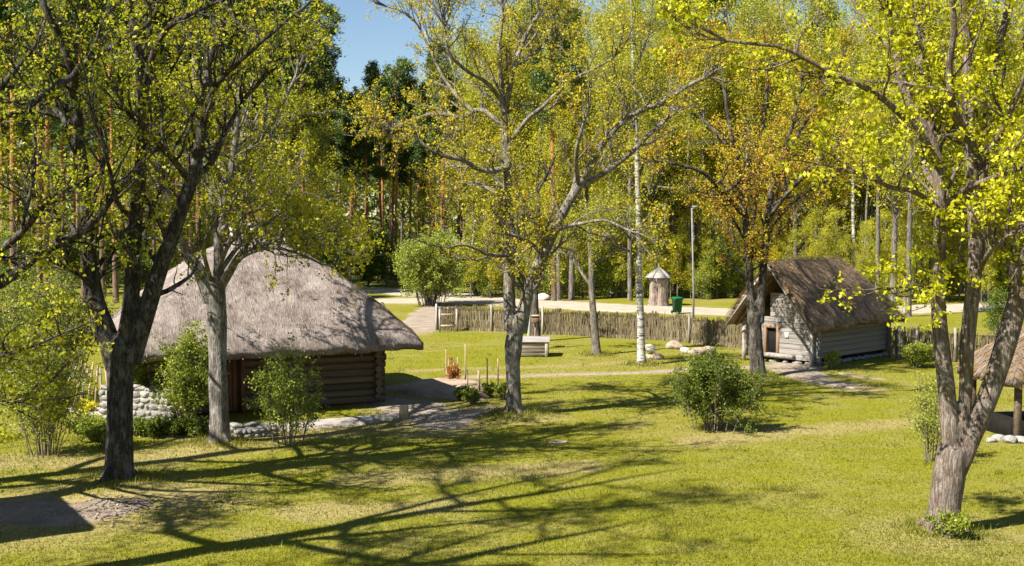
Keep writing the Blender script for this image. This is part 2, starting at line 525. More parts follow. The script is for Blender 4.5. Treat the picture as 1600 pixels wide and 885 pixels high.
def tubes(Pn, Rn, sides, wob=0.0, rs=None):
    """Pn (M,K,3), Rn (M,K) -> verts, quads"""
    Mn, K, _ = Pn.shape
    T = nrm(np.gradient(Pn, axis=1))
    main = nrm(Pn[:, -1] - Pn[:, 0] + 1e-6)
    ref = np.where(np.abs(main[:, 2:3]) > 0.8, np.array([[1.0, 0.13, 0]]), np.array([[0.05, 0.1, 1.0]]))[:, None, :]
    B = nrm(np.cross(T, np.broadcast_to(ref, T.shape)))
    Nn = np.cross(B, T)
    th = np.arange(sides) * 2 * np.pi / sides
    rr = Rn[:, :, None] * np.ones(sides)
    if wob > 0:
        rs = rs or R
        kk = np.arange(K)[None, :, None]
        ph = rs.rand(Mn, 1, 1, 4) * 6.28
        rr = rr * (1 + wob * (np.sin(3 * th + ph[..., 0] + 0.35 * kk) + 0.7 * np.sin(5 * th + ph[..., 1] - 0.22 * kk) + 0.6 * np.sin(2 * th + ph[..., 2] + 0.15 * kk)) + wob * 0.5 * (rs.rand(Mn, K, sides) - 0.5))
    V_ = Pn[:, :, None, :] + rr[..., None] * (np.cos(th)[:, None] * Nn[:, :, None, :] + np.sin(th)[:, None] * B[:, :, None, :])
    base = (np.arange(Mn)[:, None, None] * K + np.arange(K - 1)[None, :, None]) * sides
    i0 = np.arange(sides)[None, None, :]
    i1 = (np.arange(sides) + 1) % sides
    q = np.stack([base + i0, base + i1, base + sides + i1, base + sides + i0], -1).reshape(-1, 4)
    return V_.reshape(-1, 3), q


def smooth_path(pts, rad, K):
    """Catmull-Rom through pts, resampled to K points"""
    pts, rad = np.asarray(pts, float), np.asarray(rad, float)
    p = np.concatenate([[2 * pts[0] - pts[1]], pts, [2 * pts[-1] - pts[-2]]])
    d = np.concatenate([[0], np.cumsum(np.linalg.norm(np.diff(pts, axis=0), axis=1))])
    s = np.linspace(0, d[-1], K)
    i = np.clip(np.searchsorted(d, s, side='right') - 1, 0, len(pts) - 2)
    t = ((s - d[i]) / np.maximum(d[i + 1] - d[i], 1e-9))[:, None]
    a, b, c, e = p[i], p[i + 1], p[i + 2], p[i + 3]
    q = 0.5 * (2 * b + (c - a) * t + (2 * a - 5 * b + 4 * c - e) * t ** 2 + (3 * b - a - 3 * c + e) * t ** 3)
    return q, np.interp(s, d, rad)


def grow(rs, Pn, Rn, n, lmin, lmax, amin, amax, up, K, wig, tmin=0.25, tmax=1.0, rf=0.55, rmin=0.004, droop=0.0):
    """n children of the branches Pn"""
    L = np.linalg.norm(np.diff(Pn, axis=1), axis=2).sum(1)
    pi = rs.choice(len(Pn), n, p=L / L.sum())
    t = tmin + (tmax - tmin) * rs.rand(n)
    kf = t * (Pn.shape[1] - 1)
    k0 = np.minimum(kf.astype(int), Pn.shape[1] - 2)
    w = (kf - k0)[:, None]
    pos = Pn[pi, k0] * (1 - w) + Pn[pi, k0 + 1] * w
    tan = nrm(Pn[pi, k0 + 1] - Pn[pi, k0])
    r0 = (Rn[pi, k0] * (1 - w[:, 0]) + Rn[pi, k0 + 1] * w[:, 0])
    rnd = rs.normal(size=(n, 3))
    perp = nrm(rnd - (rnd * tan).sum(1, keepdims=True) * tan)
    an = np.radians(amin + (amax - amin) * rs.rand(n))[:, None]
    d = nrm(tan * np.cos(an) + perp * np.sin(an) + np.array([0, 0, up]))
    ln = (lmin + (lmax - lmin) * rs.rand(n)) * (1.0 - 0.45 * t)
    out = np.empty((n, K, 3))
    out[:, 0] = pos
    step = (ln / (K - 1))[:, None]
    for k in range(1, K):
        d = nrm(d + rs.normal(size=(n, 3)) * wig + np.array([0, 0, up * 0.25 - droop * k / K]))
        out[:, k] = out[:, k - 1] + d * step
    rb = np.maximum(np.minimum(r0 * rf, 0.011 * ln + 0.25 * r0), rmin)
    rad = rb[:, None] * np.linspace(1, 0.28, K)[None]
    return out, np.maximum(rad, rmin * 0.6)


def leaf_quads(rs, C, k, spread, size, tint, flat=0.3, ar=0.62, tvar=0.18):
    """k folded leaves about each centre C"""
    n = len(C) * k
    c = np.repeat(C, k, 0) + rs.normal(size=(n, 3)) * spread
    s = size * (0.6 + 0.8 * rs.rand(n))[:, None]
    nm = nrm(rs.normal(size=(n, 3)) + np.array([0, 0, flat]))
    a = nrm(np.cross(nm, rs.normal(size=(n, 3))))
    b = np.cross(nm, a)
    v = np.stack([c - a * s * 0.5, c - b * s * ar * 0.5 + nm * s * 0.1, c + a * s * 0.5, c + b * s * ar * 0.5 + nm * s * 0.1], 1)
    t = np.clip(np.repeat(np.repeat(tint, k) + rs.normal(size=n) * tvar, 4), 0, 1)
    return v.reshape(-1, 3), np.arange(n * 4).reshape(-1, 4), t


# ------------------------------------------------------------------ the ground
TREE_XY = {
    'oak_left': G(187, 757), 'pale': G(343, 697), 'centre': G(803, 652), 'birch': G(1003, 571), 'twin': G(1185, 590),
    'maple': G(1475, 836), 'thin': G(932, 556), 'behind_well': G(838, 534)}
MOUNDS = [(TREE_XY['oak_left'], 1.7, 0.20), (TREE_XY['pale'], 1.6, 0.16), (TREE_XY['centre'], 1.5, 0.20), (TREE_XY['maple'], 1.4, 0.12), (TREE_XY['birch'], 1.1, 0.06), (TREE_XY['thin'], 1.0, 0.07), (TREE_XY['twin'], 1.2, 0.08)]


def gz(x, y):
    x, y = np.asarray(x, float), np.asarray(y, float)
    z = 0.10 * (fbm(x * 0.14 + 7, y * 0.14 + 3, 5, 3) - 0.5) + 0.03 * (vnoise(x * 1.1, y * 1.1, 9) - 0.5)
    for c, r, h in MOUNDS:
        z = z + h * np.exp(-(((x - c[0]) ** 2 + (y - c[1]) ** 2) / (r * 0.6) ** 2))
    return z


def seg_dist(x, y, pts):
    d = np.full(np.shape(x), 1e9)
    for (x0, y0), (x1, y1) in zip(pts[:-1], pts[1:]):
        dx, dy = x1 - x0, y1 - y0
        t = np.clip(((x - x0) * dx + (y - y0) * dy) / (dx * dx + dy * dy + 1e-9), 0, 1)
        d = np.minimum(d, np.hypot(x - x0 - t * dx, y - y0 - t * dy))
    return d


ROAD = [gxy(1760, 474), gxy(1600, 478), gxy(1420, 483), gxy(1290, 486), gxy(1165, 488), gxy(1000, 482.5), gxy(900, 478), gxy(800, 473), gxy(740, 470), gxy(690, 470), gxy(620, 470), gxy(560, 470)]
ROAD_BACK = [gxy(800, 466), gxy(735, 463), gxy(690, 461), gxy(630, 457), gxy(560, 452), gxy(480, 447)]
PATH_GATE = [gxy(700, 473), gxy(668, 492), gxy(655, 512), gxy(640, 522)]
PATH_CROSS = [gxy(590, 612), gxy(700, 592), gxy(800, 590), gxy(900, 586), gxy(1000, 583), gxy(1080, 578), gxy(1180, 574), gxy(1225, 571)]
PATH_HOUSE = [gxy(585, 622), gxy(625, 630), gxy(668, 645), gxy(690, 660), gxy(680, 672)]
PATH_HOUSE2 = [gxy(640, 652), gxy(720, 650), gxy(790, 640)]
PATH_HUT = [gxy(1232, 566), gxy(1255, 585), gxy(1290, 598), gxy(1345, 608)]
BARE = [gxy(-60, 800), gxy(60, 805), gxy(150, 795), gxy(240, 785)]
FINE_X = np.arange(-24, 34.01, 0.24)
FINE_Y = np.arange(14, 106.01, 0.30)
gx_ = np.concatenate([[-900, -600, -400, -250, -150, -100, -70, -52, -40, -32, -27], FINE_X, [37, 42, 50, 62, 80, 110, 160, 260, 400, 600, 900]])
gy_ = np.concatenate([[-300, -150, -60, -20, -5, 4, 9, 12], FINE_Y, [109, 114, 121, 130, 142, 158, 180, 220, 300, 450, 700, 1200]])
GX, GY = np.meshgrid(gx_, gy_)
gxf, gyf = GX.ravel(), GY.ravel()
inside = np.clip(1 - np.maximum(np.abs(gxf - 5) - 30, 0) / 30, 0, 1)
gv = np.stack([gxf, gyf, gz(gxf, gyf) * inside], 1)
nx, ny = len(gx_), len(gy_)
ii = (np.arange(ny - 1)[:, None] * nx + np.arange(nx - 1)[None]).ravel()
gq = np.stack([ii, ii + 1, ii + nx + 1, ii + nx], 1)
dry = np.zeros(len(gxf))
for pl, w in ((PATH_CROSS, 0.5), (PATH_HOUSE, 1.3), (PATH_HOUSE2, 0.9), (PATH_HUT, 0.9), (BARE, 2.0), (PATH_GATE, 1.0), (ROAD, 3.0),
              ([gxy(330, 690), gxy(600, 665)], 1.0), ([gxy(0, 720), gxy(170, 725), gxy(330, 705)], 0.9), ([gxy(560, 750), gxy(900, 730)], 0.7),
              ([gxy(1090, 690), gxy(1230, 672), gxy(1440, 660)], 0.7), ([gxy(640, 580), gxy(820, 574), gxy(1010, 566)], 0.4), ([gxy(480, 800), gxy(700, 790)], 0.6)):
    dry = np.maximum(dry, np.clip(1.5 - seg_dist(gxf, gyf, pl) / w, 0, 1))
for c, r, h in MOUNDS:
    dry = np.maximum(dry, 0.55 * np.clip(1.6 - np.hypot(gxf - c[0], gyf - c[1]) / r, 0, 1))
forest = np.clip((gyf - 93 + 3 * (fbm(gxf * 0.2, gyf * 0.2, 3) - 0.5)) / 5, 0, 1)
ground = obj('ground', make_mesh('ground', gv, gq, M['lawn'], True, {'dry': dry, 'forest': forest}))
tag(ground, 'short spring lawn with dry patches stretching from foreground to the forest', 'lawn', kind='structure')


def strip(name, pts, width, mat, lift=0.02, seed=1, label=None, cat='path', step=0.35, edge=0.35):
    p, w = smooth_path([(x, y, 0) for x, y in pts], np.broadcast_to(np.asarray(width, float), (len(pts),)), max(6, int(np.hypot(*np.diff(np.array(pts), axis=0).T).sum() / step)))
    t = nrm(np.gradient(p, axis=0))
    nn = np.stack([-t[:, 1], t[:, 0], 0 * t[:, 0]], 1)
    k = 9
    d = np.concatenate([[0], np.cumsum(np.linalg.norm(np.diff(p, axis=0), axis=1))])
    ends = np.clip(np.minimum(d, d[-1] - d) / np.maximum(w * 0.7, 0.2), 0, 1) ** 0.5 * 0.9 + 0.1
    el = (0.5 + edge * (fbm(d * 0.9, d * 0 + seed, seed, 4) - 0.5) * 2) * w * ends
    er = (0.5 + edge * (fbm(d * 0.9, d * 0 + seed + 9, seed + 3, 4) - 0.5) * 2) * w * ends
    u = np.linspace(-1, 1, k)
    off = np.where(u[None] < 0, u[None] * er[:, None], u[None] * el[:, None])
    v = p[:, None, :] + off[..., None] * nn[:, None, :]
    v = v.reshape(-1, 3)
    prof = np.tile(1 - np.abs(u) ** 6, len(p))
    v[:, 2] = gz(v[:, 0], v[:, 1]) + lift * prof + 0.006 - 0.03 * (1 - prof)
    b = (np.arange(len(p) - 1)[:, None] * k + np.arange(k - 1)[None]).ravel()
    o = obj(name, make_mesh(name, v, np.stack([b, b + k, b + k + 1, b + 1], 1), mat))
    tag(o, label, cat, kind='structure')
    return o


strip('road', ROAD, 7.0, M['road'], 0.03, 1, 'pale gravel road running behind the wattle fence', 'road', 0.8, 0.10)
strip('road', ROAD_BACK, 6.0, M['road'], 0.05, 2, 'gravel road branch leading into the pine forest past the green bin', 'road', 0.8, 0.10)
strip('path', PATH_GATE, 2.6, M['sand'], 0.03, 3, 'short sandy path at the left end of the wattle fence', 'path', 0.5, 0.2)
strip('path', PATH_CROSS, [0.9, 0.9, 0.7, 0.55, 0.6, 0.8, 1.4, 1.8], M['sand'], 0.02, 4, 'thin trodden path crossing the lawn toward the small thatched hut', 'path', 0.3, 0.5)
strip('path', PATH_HOUSE, [2.0, 2.4, 2.9, 2.7, 1.6], M['sand'], 0.03, 5, 'wide sandy path beside the right end of the log house', 'path', 0.3, 0.3)
strip('path', PATH_HOUSE2, [2.2, 1.5, 0.9], M['sand'], 0.024, 6, 'sandy path spur leading to the foot of the central forked tree', 'path', 0.3, 0.4)
strip('path', PATH_HUT, [2.6, 2.0, 1.3, 0.7], M['sand'], 0.03, 7, 'sandy forecourt and path in front of the small hut door', 'path', 0.3, 0.35)
strip('bare_earth', BARE, [3.6, 3.4, 2.9, 1.6], M['bare'], 0.02, 8, 'bare earth patch in shade at the foot of the left oak', 'bare earth', 0.3, 0.4)
strip('gravel_apron', [gxy(345, 672), gxy(440, 668), gxy(540, 660), gxy(622, 650)], [0.9, 1.3, 1.4, 1.0], M['gravel'], 0.08, 9, 'pale gravel strip along the front wall of the log house', 'gravel', 0.25, 0.3)
strip('flower_bed', [gxy(205, 678), gxy(260, 682), gxy(325, 676)], [1.2, 1.3, 1.0], M['garden_soil'], 0.06, 10, 'dark planting bed between the left oak and the pale trunk', 'flower bed', 0.25, 0.3)
strip('gravel_apron', [gxy(95, 640), gxy(150, 642), gxy(205, 655)], [1.3, 1.5, 1.3], M['gravel'], 0.07, 11, 'pale gravel heap beside the leaning poles left of the oak', 'gravel', 0.25, 0.3)
strip('bare_earth', [gxy(1310, 583), gxy(1345, 590), gxy(1385, 594)], [0.5, 0.9, 0.5], M['bare'], 0.03, 12, 'small bare earth strip in the grass right of the hut', 'bare earth', 0.25, 0.4)


# ------------------------------------------------------------------ thatched roofs
def thatch_roof(name, parent, sx, sy, hfun, eave, thick, mat, straw_mat, seed, corner=0.0, n=90, straws=9000, moss_fun=None, rag=0.08, lump=0.05, strawlen=0.5, strawlift=0.02):
    """roof over the plan [0,sx]x[0,sy] (corner rounded); hfun(x,y) -> height above eave and the index of the slope; returns the object"""
    rs = np.random.RandomState(seed)
    u = np.linspace(0, 1, n)
    U, W = np.meshgrid(u, u)
    x, y = (U * 2 - 1), (W * 2 - 1)
    if corner > 0:
        k = corner
        xx = x * (1 - k * 0.5 * np.abs(y) ** 6)
        yy = y * (1 - k * 0.5 * np.abs(x) ** 6)
    else:
        xx, yy = x, y
    X, Y = (xx + 1) / 2 * sx, (yy + 1) / 2 * sy
    # ragged outline
    edge = np.maximum(np.abs(x), np.abs(y))
    rg = (fbm(X * 2.3, Y * 2.3, seed, 4) - 0.5) * rag * 2 * np.clip((edge - 0.9) / 0.1, 0, 1)
    X = X + rg * np.sign(x) * (np.abs(x) >= np.abs(y))
    Y = Y + rg * np.sign(y) * (np.abs(y) > np.abs(x))
    h, plane, up = hfun(X, Y)
    top = eave + thick * 0.55 + h + lump * (fbm(X * 2.2, Y * 2.2, seed + 3, 5) - 0.5) * 2
    rim = np.clip((1 - edge) / 0.05, 0, 1)
    top = top - thick * 0.30 * (1 - rim) ** 2
    bot = eave - thick * 0.45 + h + 0.08 * rim - 0.10 * (fbm(X * 4, Y * 4, seed + 5, 3) - 0.5) * (1 - rim) * rag * 8
    tv = np.stack([X, Y, top], -1).reshape(-1, 3)
    bv = np.stack([X, Y, bot], -1).reshape(-1, 3)
    b = (np.arange(n - 1)[:, None] * n + np.arange(n - 1)[None]).ravel()
    tq = np.stack([b, b + 1, b + n + 1, b + n], 1)
    bq = tq[:, ::-1] + n * n
    loop = np.concatenate([np.arange(n), np.arange(1, n) * n + n - 1, (n - 1) * n + np.arange(n - 2, -1, -1), np.arange(n - 2, 0, -1) * n])
    l2 = np.roll(loop, -1)
    sq = np.stack([loop, loop + n * n, l2 + n * n, l2], 1)
    # uv: along the eave / up the slope
    gxx, gyy = up(plane)
    UVx = (X * gyy - Y * gxx).ravel() + plane.ravel() * 17.3
    UVy = (h / 0.72 + X * 0 ).ravel()
    uv = np.stack([np.concatenate([UVx, UVx]), np.concatenate([UVy, UVy - 0.4])], 1)
    ms = (moss_fun(X, Y, h) if moss_fun else np.zeros_like(X)).ravel()
    me = make_mesh(name, np.concatenate([tv, bv]), [tq, bq, sq], mat, True, {'moss': np.concatenate([ms, ms * 0.3])}, uv)
    ro = obj(name, me, parent)
    # loose straw lying down the slope and hanging at the eave
    m = straws
    px, py = rs.rand(m), rs.rand(m)
    q = rs.rand(m)
    px = np.where(q < 0.12, rs.choice([0.004, 0.996], m), px)
    py = np.where((q >= 0.12) & (q < 0.24), rs.choice([0.004, 0.996], m), py)
    iu, iw = np.clip((px * (n - 1)).astype(int), 0, n - 2), np.clip((py * (n - 1)).astype(int), 0, n - 2)
    c = tv.reshape(n, n, 3)[iw, iu] + (np.stack([rs.rand(m), rs.rand(m), 0 * px], 1) - 0.5) * np.array([sx / n, sy / n, 0])
    gx2, gy2 = up(plane[iw, iu])
    hh, _, _ = hfun(c[:, 0], c[:, 1])
    h2, _, _ = hfun(c[:, 0] + gx2 * 0.1, c[:, 1] + gy2 * 0.1)
    sl = (h2 - hh) / 0.1
    d = nrm(np.stack([gx2, gy2, sl], 1) + rs.normal(size=(m, 3)) * 0.12)
    nn = nrm(np.stack([-gx2 * sl, -gy2 * sl, np.ones(m)], 1))
    c = c + nn * 0.012
    c[:, 2] += np.where(q < 0.24, -thick * (rs.rand(m) * 0.9) + 0.02, 0)
    L = (strawlen * (0.4 + rs.rand(m)) * np.where(q < 0.24, 0.35, 1.0))[:, None]
    wv = nrm(np.cross(d, nn)) * (0.004 + 0.006 * rs.rand(m))[:, None]
    a0 = c + d * L * 0.6 - nn * 0.02
    a1 = c - d * L * 0.4 + nn * (strawlift * (0.3 + rs.rand(m)))[:, None]
    sv = np.stack([a0 - wv, a0 + wv, a1 + wv * 0.8, a1 - wv * 0.8], 1).reshape(-1, 3)
    so = obj('straw', make_mesh('straw', sv, np.arange(m * 4).reshape(-1, 4), straw_mat, False, {'tint': np.repeat(rs.rand(m), 4)}), ro)
    so['kind'] = 'stuff'
    return ro


# ------------------------------------------------------------------ logs
def log_mesh(mat, seed, sides=12, flat=0.0, L=1.0, r=1.0):
    """unit log along x from 0 to 1, radius 1 in y/z"""
    rs = np.random.RandomState(seed)
    K = 7
    xs = np.array([0, 0.004, 0.25, 0.5, 0.75, 0.996, 1.0])
    th = np.arange(sides) * 2 * np.pi / sides
    if flat:
        cy, cz = np.cos(th), np.sin(th)
        e = 0.35
        cy, cz = np.sign(cy) * np.abs(cy) ** e, np.sign(cz) * np.abs(cz) ** e
    else:
        cy, cz = np.cos(th), np.sin(th)
    v = []
    for i, x in enumerate(xs):
        k = 0.93 if i in (0, K - 1) else 1.0
        s = k * (1 + 0.05 * (rs.rand(sides) - 0.5)) * (1 + 0.05 * (rs.rand() - 0.5))
        oz = 0.06 * (rs.rand() - 0.5)
        v.append(np.stack([np.full(sides, x), cy * s, cz * s + oz], 1))
    q = [[k * sides + i, k * sides + (i + 1) % sides, (k + 1) * sides + (i + 1) % sides, (k + 1) * sides + i] for k in range(K - 1) for i in range(sides)]
    caps = np.array([[i for i in range(sides)][::-1], [(K - 1) * sides + i for i in range(sides)]])
    me = make_mesh('log', np.concatenate(v), [np.array(q)[:, ::-1], caps[:, ::-1]], mat, False)
    me.polygons.foreach_set('use_smooth', np.array([not flat] * len(q) + [False] * 2))
    return me


def box_mesh(name, s, mat, bev=0.0, off=(0, 0, 0)):
    return MB().box(off, s, 0, bev).mesh(name, mat)


# rock meshes
def rock_mesh(seed, mat, flat=0.75):
    rs = np.random.RandomState(seed)
    import bmesh
    bm = bmesh.new()
    bmesh.ops.create_icosphere(bm, subdivisions=3, radius=1.0)
    ax = nrm(rs.normal(size=(12, 3)))
    dd = 0.60 + 0.28 * rs.rand(12)
    for v in bm.verts:
        p = np.array(v.co)
        for a, d in zip(ax, dd):
            k = p @ a
            if k > d:
                p = p - a * (k - d) * 0.85
        p = p * (1 + 0.02 * rs.normal())
        p[2] *= flat
        v.co = p
    me = bpy.data.meshes.new('rock')
    bm.to_mesh(me)
    bm.free()
    me.materials.append(mat)
    me.polygons.foreach_set('use_smooth', np.ones(len(me.polygons), bool))
    return me


# ------------------------------------------------------------------ the big log house
hx, hy = np.array([0.9135, 0.4067]), np.array([-0.4067, 0.9135])
hx, hy = hx / np.linalg.norm(hx), hy / np.linalg.norm(hy)
TIP = np.array([-2.75, 39.6])
RL, RW = 9.7, 8.2                       # roof length, depth
H_ROT = math.atan2(hx[1], hx[0])
h_org = TIP - hx * RL                    # local (0,0): front left roof corner
house = empty('log_house', (h_org[0], h_org[1], 0.0), H_ROT)
tag(house, 'long low log house with a huge grey thatched hip roof and deep eaves', 'house')
OV = 1.35
SLOPE = 1.0


def house_h(X, Y):
    d = np.stack([Y, RL - X, RW - Y, X], 0)
    k = 4.0
    sm = -np.log(np.exp(-k * d).sum(0)) / k
    sm = np.maximum(sm, 0)
    h = 3.25 * (1 - (1 - np.clip(sm / 4.1, 0, 1)) ** 1.35)
    plane = np.argmin(d, 0)

    def up(p):
        return np.choose(p, [0.0, -1.0, 0.0, 1.0]), np.choose(p, [1.0, 0.0, -1.0, 0.0])
    return h, plane, up


def house_moss(X, Y, h):
    d = np.stack([Y, RL - X, RW - Y, X], 0)
    ds = np.sort(d, 0)
    hip = np.clip(1 - (ds[1] - ds[0]) / 0.35, 0, 1) * np.clip((X - RL * 0.5) / 2, 0, 1)
    rightside = np.clip((Y - (RL - X)) / 0.4, 0, 1) * (X > RL / 2)
    top = np.clip((h - 2.7) / 0.5, 0, 1)
    return np.maximum(np.maximum(hip * 0.75, rightside * 0.7), top * 0.4)


roof = thatch_roof('roof', house, RL, RW, house_h, 2.02, 0.36, M['thatch_house'], M['straw_pale'], 11, corner=0.05, n=140, straws=1800, moss_fun=house_moss, rag=0.05, lump=0.05, strawlen=0.32, strawlift=0.012)
for i in range(7):
    xr = RW / 2 - 0.3 + i * (RL - RW + 0.6) / 6
    MB().tube([(xr, RW / 2 - 0.55, 5.28), (xr + 0.02, RW / 2 + 0.06, 5.72), (xr + 0.04, RW / 2 + 0.5, 5.98)], 0.045, 6).build('ridge_pole', M['post_grey'], roof)
    MB().tube([(xr, RW / 2 + 0.55, 5.28), (xr + 0.02, RW / 2 - 0.06, 5.72), (xr + 0.04, RW / 2 - 0.5, 5.98)], 0.045, 6).build('ridge_pole', M['post_grey'], roof)

logs_brown = [log_mesh(M['log_brown'], s) for s in range(4)]
LOG_R = 0.125
wx0, wx1, wy0, wy1 = OV, RL - OV, OV, RW - OV
n_logs = 9
DOOR0, DOOR1 = wx1 - 5.3, wx1 - 4.4      # doorway in the front wall
WIN0, WIN1 = wx1 - 3.95, wx1 - 3.25


def add_log(parent, meshes, p, length, r, rot=0.0, ry=0.0, flaty=1.0, jitter=True):
    k = R.randint(len(meshes))
    o = obj('log', meshes[k], parent, p, (0, ry, rot), (length, r * flaty, r * (1 + 0.08 * (R.rand() - 0.5))))
    return o


for i in range(n_logs):
    z = 0.03 + LOG_R + i * LOG_R * 1.86
    e = 0.28 + 0.06 * R.rand()
    spans = [(wx0 - e, wx1 + e)]
    if z < 1.75:
        spans = [(wx0 - e, DOOR0), (DOOR1, wx1 + e)]
        if 0.85 < z < 1.45:
            spans = [(wx0 - e, DOOR0), (DOOR1, WIN0), (WIN1, wx1 + e)]
    for a, b in spans:
        add_log(house, logs_brown, (a, wy0, z), b - a, LOG_R)
    add_log(house, logs_brown, (wx0 - e, wy1, z), wx1 - wx0 + 2 * e, LOG_R)
    zz = z + LOG_R * 0.93
    e = 0.28 + 0.06 * R.rand()
    for xw in (wx0, wx1):
        add_log(house, logs_brown, (xw, wy0 - e, zz), wy1 - wy0 + 2 * e, LOG_R, math.pi / 2)
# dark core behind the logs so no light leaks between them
MB().box(((wx0 + wx1) / 2, (wy0 + wy1) / 2, 1.08), (wx1 - wx0 - 0.10, wy1 - wy0 - 0.10, 2.1)).build('dark_core', M['dark'], house)
# plinth stones
rocks_grey = [rock_mesh(s, M['stone_grey']) for s in (1, 2, 3)]
# rafters ends under the eave
for i in range(12):
    x = wx0 - 0.5 + (wx1 - wx0 + 1.0) * i / 11
    MB().tube([(x, 0.35, 1.93), (x, 2.2, 1.93 + 1.35)], 0.06, 7).build('rafter', M['log_brown'], house)
# door
d_frame = MB()
for x in (DOOR0 + 0.05, DOOR1 - 0.05):
    d_frame.box((x, wy0 - 0.06, 0.92), (0.13, 0.26, 1.82), 0, 0.015)
d_frame.box(((DOOR0 + DOOR1) / 2, wy0 - 0.06, 1.84), (DOOR1 - DOOR0 + 0.25, 0.26, 0.14), 0, 0.015)
door = MB().box(((DOOR0 + DOOR1) / 2, wy0 + 0.02, 0.92), (DOOR1 - DOOR0 - 0.1, 0.06, 1.78)).build('door', M['wood_red'], house)
d_frame.build('door_frame', M['wood_red'], door)
for k in range(5):
    MB().box((DOOR0 + 0.12 + 0.165 * k, wy0 - 0.02, 0.92), (0.15, 0.03, 1.74), 0, 0.008).build('plank', M['wood_red'], door)
# window
w_obj = MB()
cxw = (WIN0 + WIN1) / 2
for x in (WIN0 + 0.04, WIN1 - 0.04):
    w_obj.box((x, wy0 - 0.10, 1.13), (0.09, 0.12, 0.72), 0, 0.01)
for z in (0.80, 1.46):
    w_obj.box((cxw, wy0 - 0.103, z), (WIN1 - WIN0 + 0.06, 0.12, 0.09), 0, 0.01)
w_obj.box((cxw, wy0 - 0.095, 1.13), (0.035, 0.05, 0.6))
w_obj.box((cxw, wy0 - 0.098, 1.13), (0.62, 0.05, 0.035))
win = w_obj.build('window', M['wood_red'], house)
for sx_ in (-1, 1):
    for sz_ in (-1, 1):
        MB().box((cxw + sx_ * 0.15, wy0 - 0.075, 1.13 + sz_ * 0.15), (0.27, 0.012, 0.27)).build('pane', M['pane'], win)

# ------------------------------------------------------------------ the small hut
ha, hb = np.array([0.725, 0.69]), np.array([-0.69, 0.725])
ha, hb = ha / np.linalg.norm(ha), hb / np.linalg.norm(hb)
FC = G(1273, 573)
hut = empty('log_hut', (FC[0], FC[1], 0.0), math.atan2(ha[1], ha[0]))
tag(hut, 'small weathered grey log hut with a steep brown thatched gable roof', 'hut')
HW, HL = 3.35, 5.7
log_grey = [log_mesh(M['log_grey'], s, 12, 1.0) for s in range(10, 13)]
log_side = [log_mesh(M['log_side'], s, 12, 1.0) for s in range(20, 23)]
RO = 0.50     # side overhang
FO, BO = 0.95, 0.75
EAVE_HUT, SL_HUT = 1.62, 1.16
hw = HW / 2 + RO


def hut_h(X, Y):
    """X along the ridge from the front eave, Y across"""
    d = np.stack([Y, (FO + HL + BO - X) * 1.15, 2 * hw - Y], 0)
    k = 7.0
    sm = -np.log(np.exp(-k * d).sum(0)) / k
    sm = np.maximum(sm, 0)
    plane = np.argmin(d, 0)

    def up(p):
        return np.choose(p, [0.0, -1.0, 0.0]), np.choose(p, [1.0, 0.0, -1.0])
    return sm * SL_HUT + 0.05 * np.sin(np.clip(sm / hw, 0, 1) * np.pi), plane, up


hut_roof_e = thatch_roof('roof', hut, FO + HL + BO, 2 * hw, hut_h, EAVE_HUT + 0.05, 0.34, M['thatch_hut'], M['straw_brown'], 21, n=90, straws=15000,
                         moss_fun=lambda X, Y, h: np.clip((X - 4.8) / 2.5, 0, 1) * 0.55 * np.clip(1.3 - h / 1.5, 0, 1), rag=0.14, lump=0.20, strawlen=0.55, strawlift=0.15)
hut_roof_e.location = (-FO, -RO, 0)
# barge boards (weathered planks along the front gable)
for s in (-1, 1):
    yb = HW / 2
    pts0 = np.array([-FO - 0.06, yb + s * (hw + 0.04), EAVE_HUT - 0.22])
    pts1 = np.array([-FO - 0.06 - 0.005 * s, yb - s * 0.03, EAVE_HUT + SL_HUT * hw + 0.06])
    dv_ = pts1 - pts0
    up_ = nrm(np.array([0, -dv_[2] * (1 if s > 0 else -1), abs(dv_[1])]))
    if up_[2] < 0:
        up_ = -up_
    w_, t_ = 0.13, 0.035
    vs = []
    for e_ in (pts0, pts1):
        for a_, b_ in ((-w_, 0), (w_, 0), (w_, t_), (-w_, t_)):
            vs.append(e_ + up_ * a_ - np.array([b_, 0, 0]))
    fs = np.array([[0, 1, 2, 3], [7, 6, 5, 4], [0, 4, 5, 1], [1, 5, 6, 2], [2, 6, 7, 3], [3, 7, 4, 0]])
    MB().add(np.array(vs), [fs]).build('barge_board', M['board_grey'], hut)
    # rafter behind it, tan wood
    MB().tube([(-0.30, yb + s * (hw - 0.1), EAVE_HUT - 0.10), (-0.30, yb, EAVE_HUT + SL_HUT * hw - 0.22)], 0.06, 7).build('rafter', M['wood_tan'], hut)
MB().tube([(-FO + 0.1, HW / 2, EAVE_HUT + SL_HUT * hw - 0.30), (HL - 1.5, HW / 2, EAVE_HUT + SL_HUT * hw - 0.30)], 0.09, 8).build('ridge_beam', M['log_side'], hut)
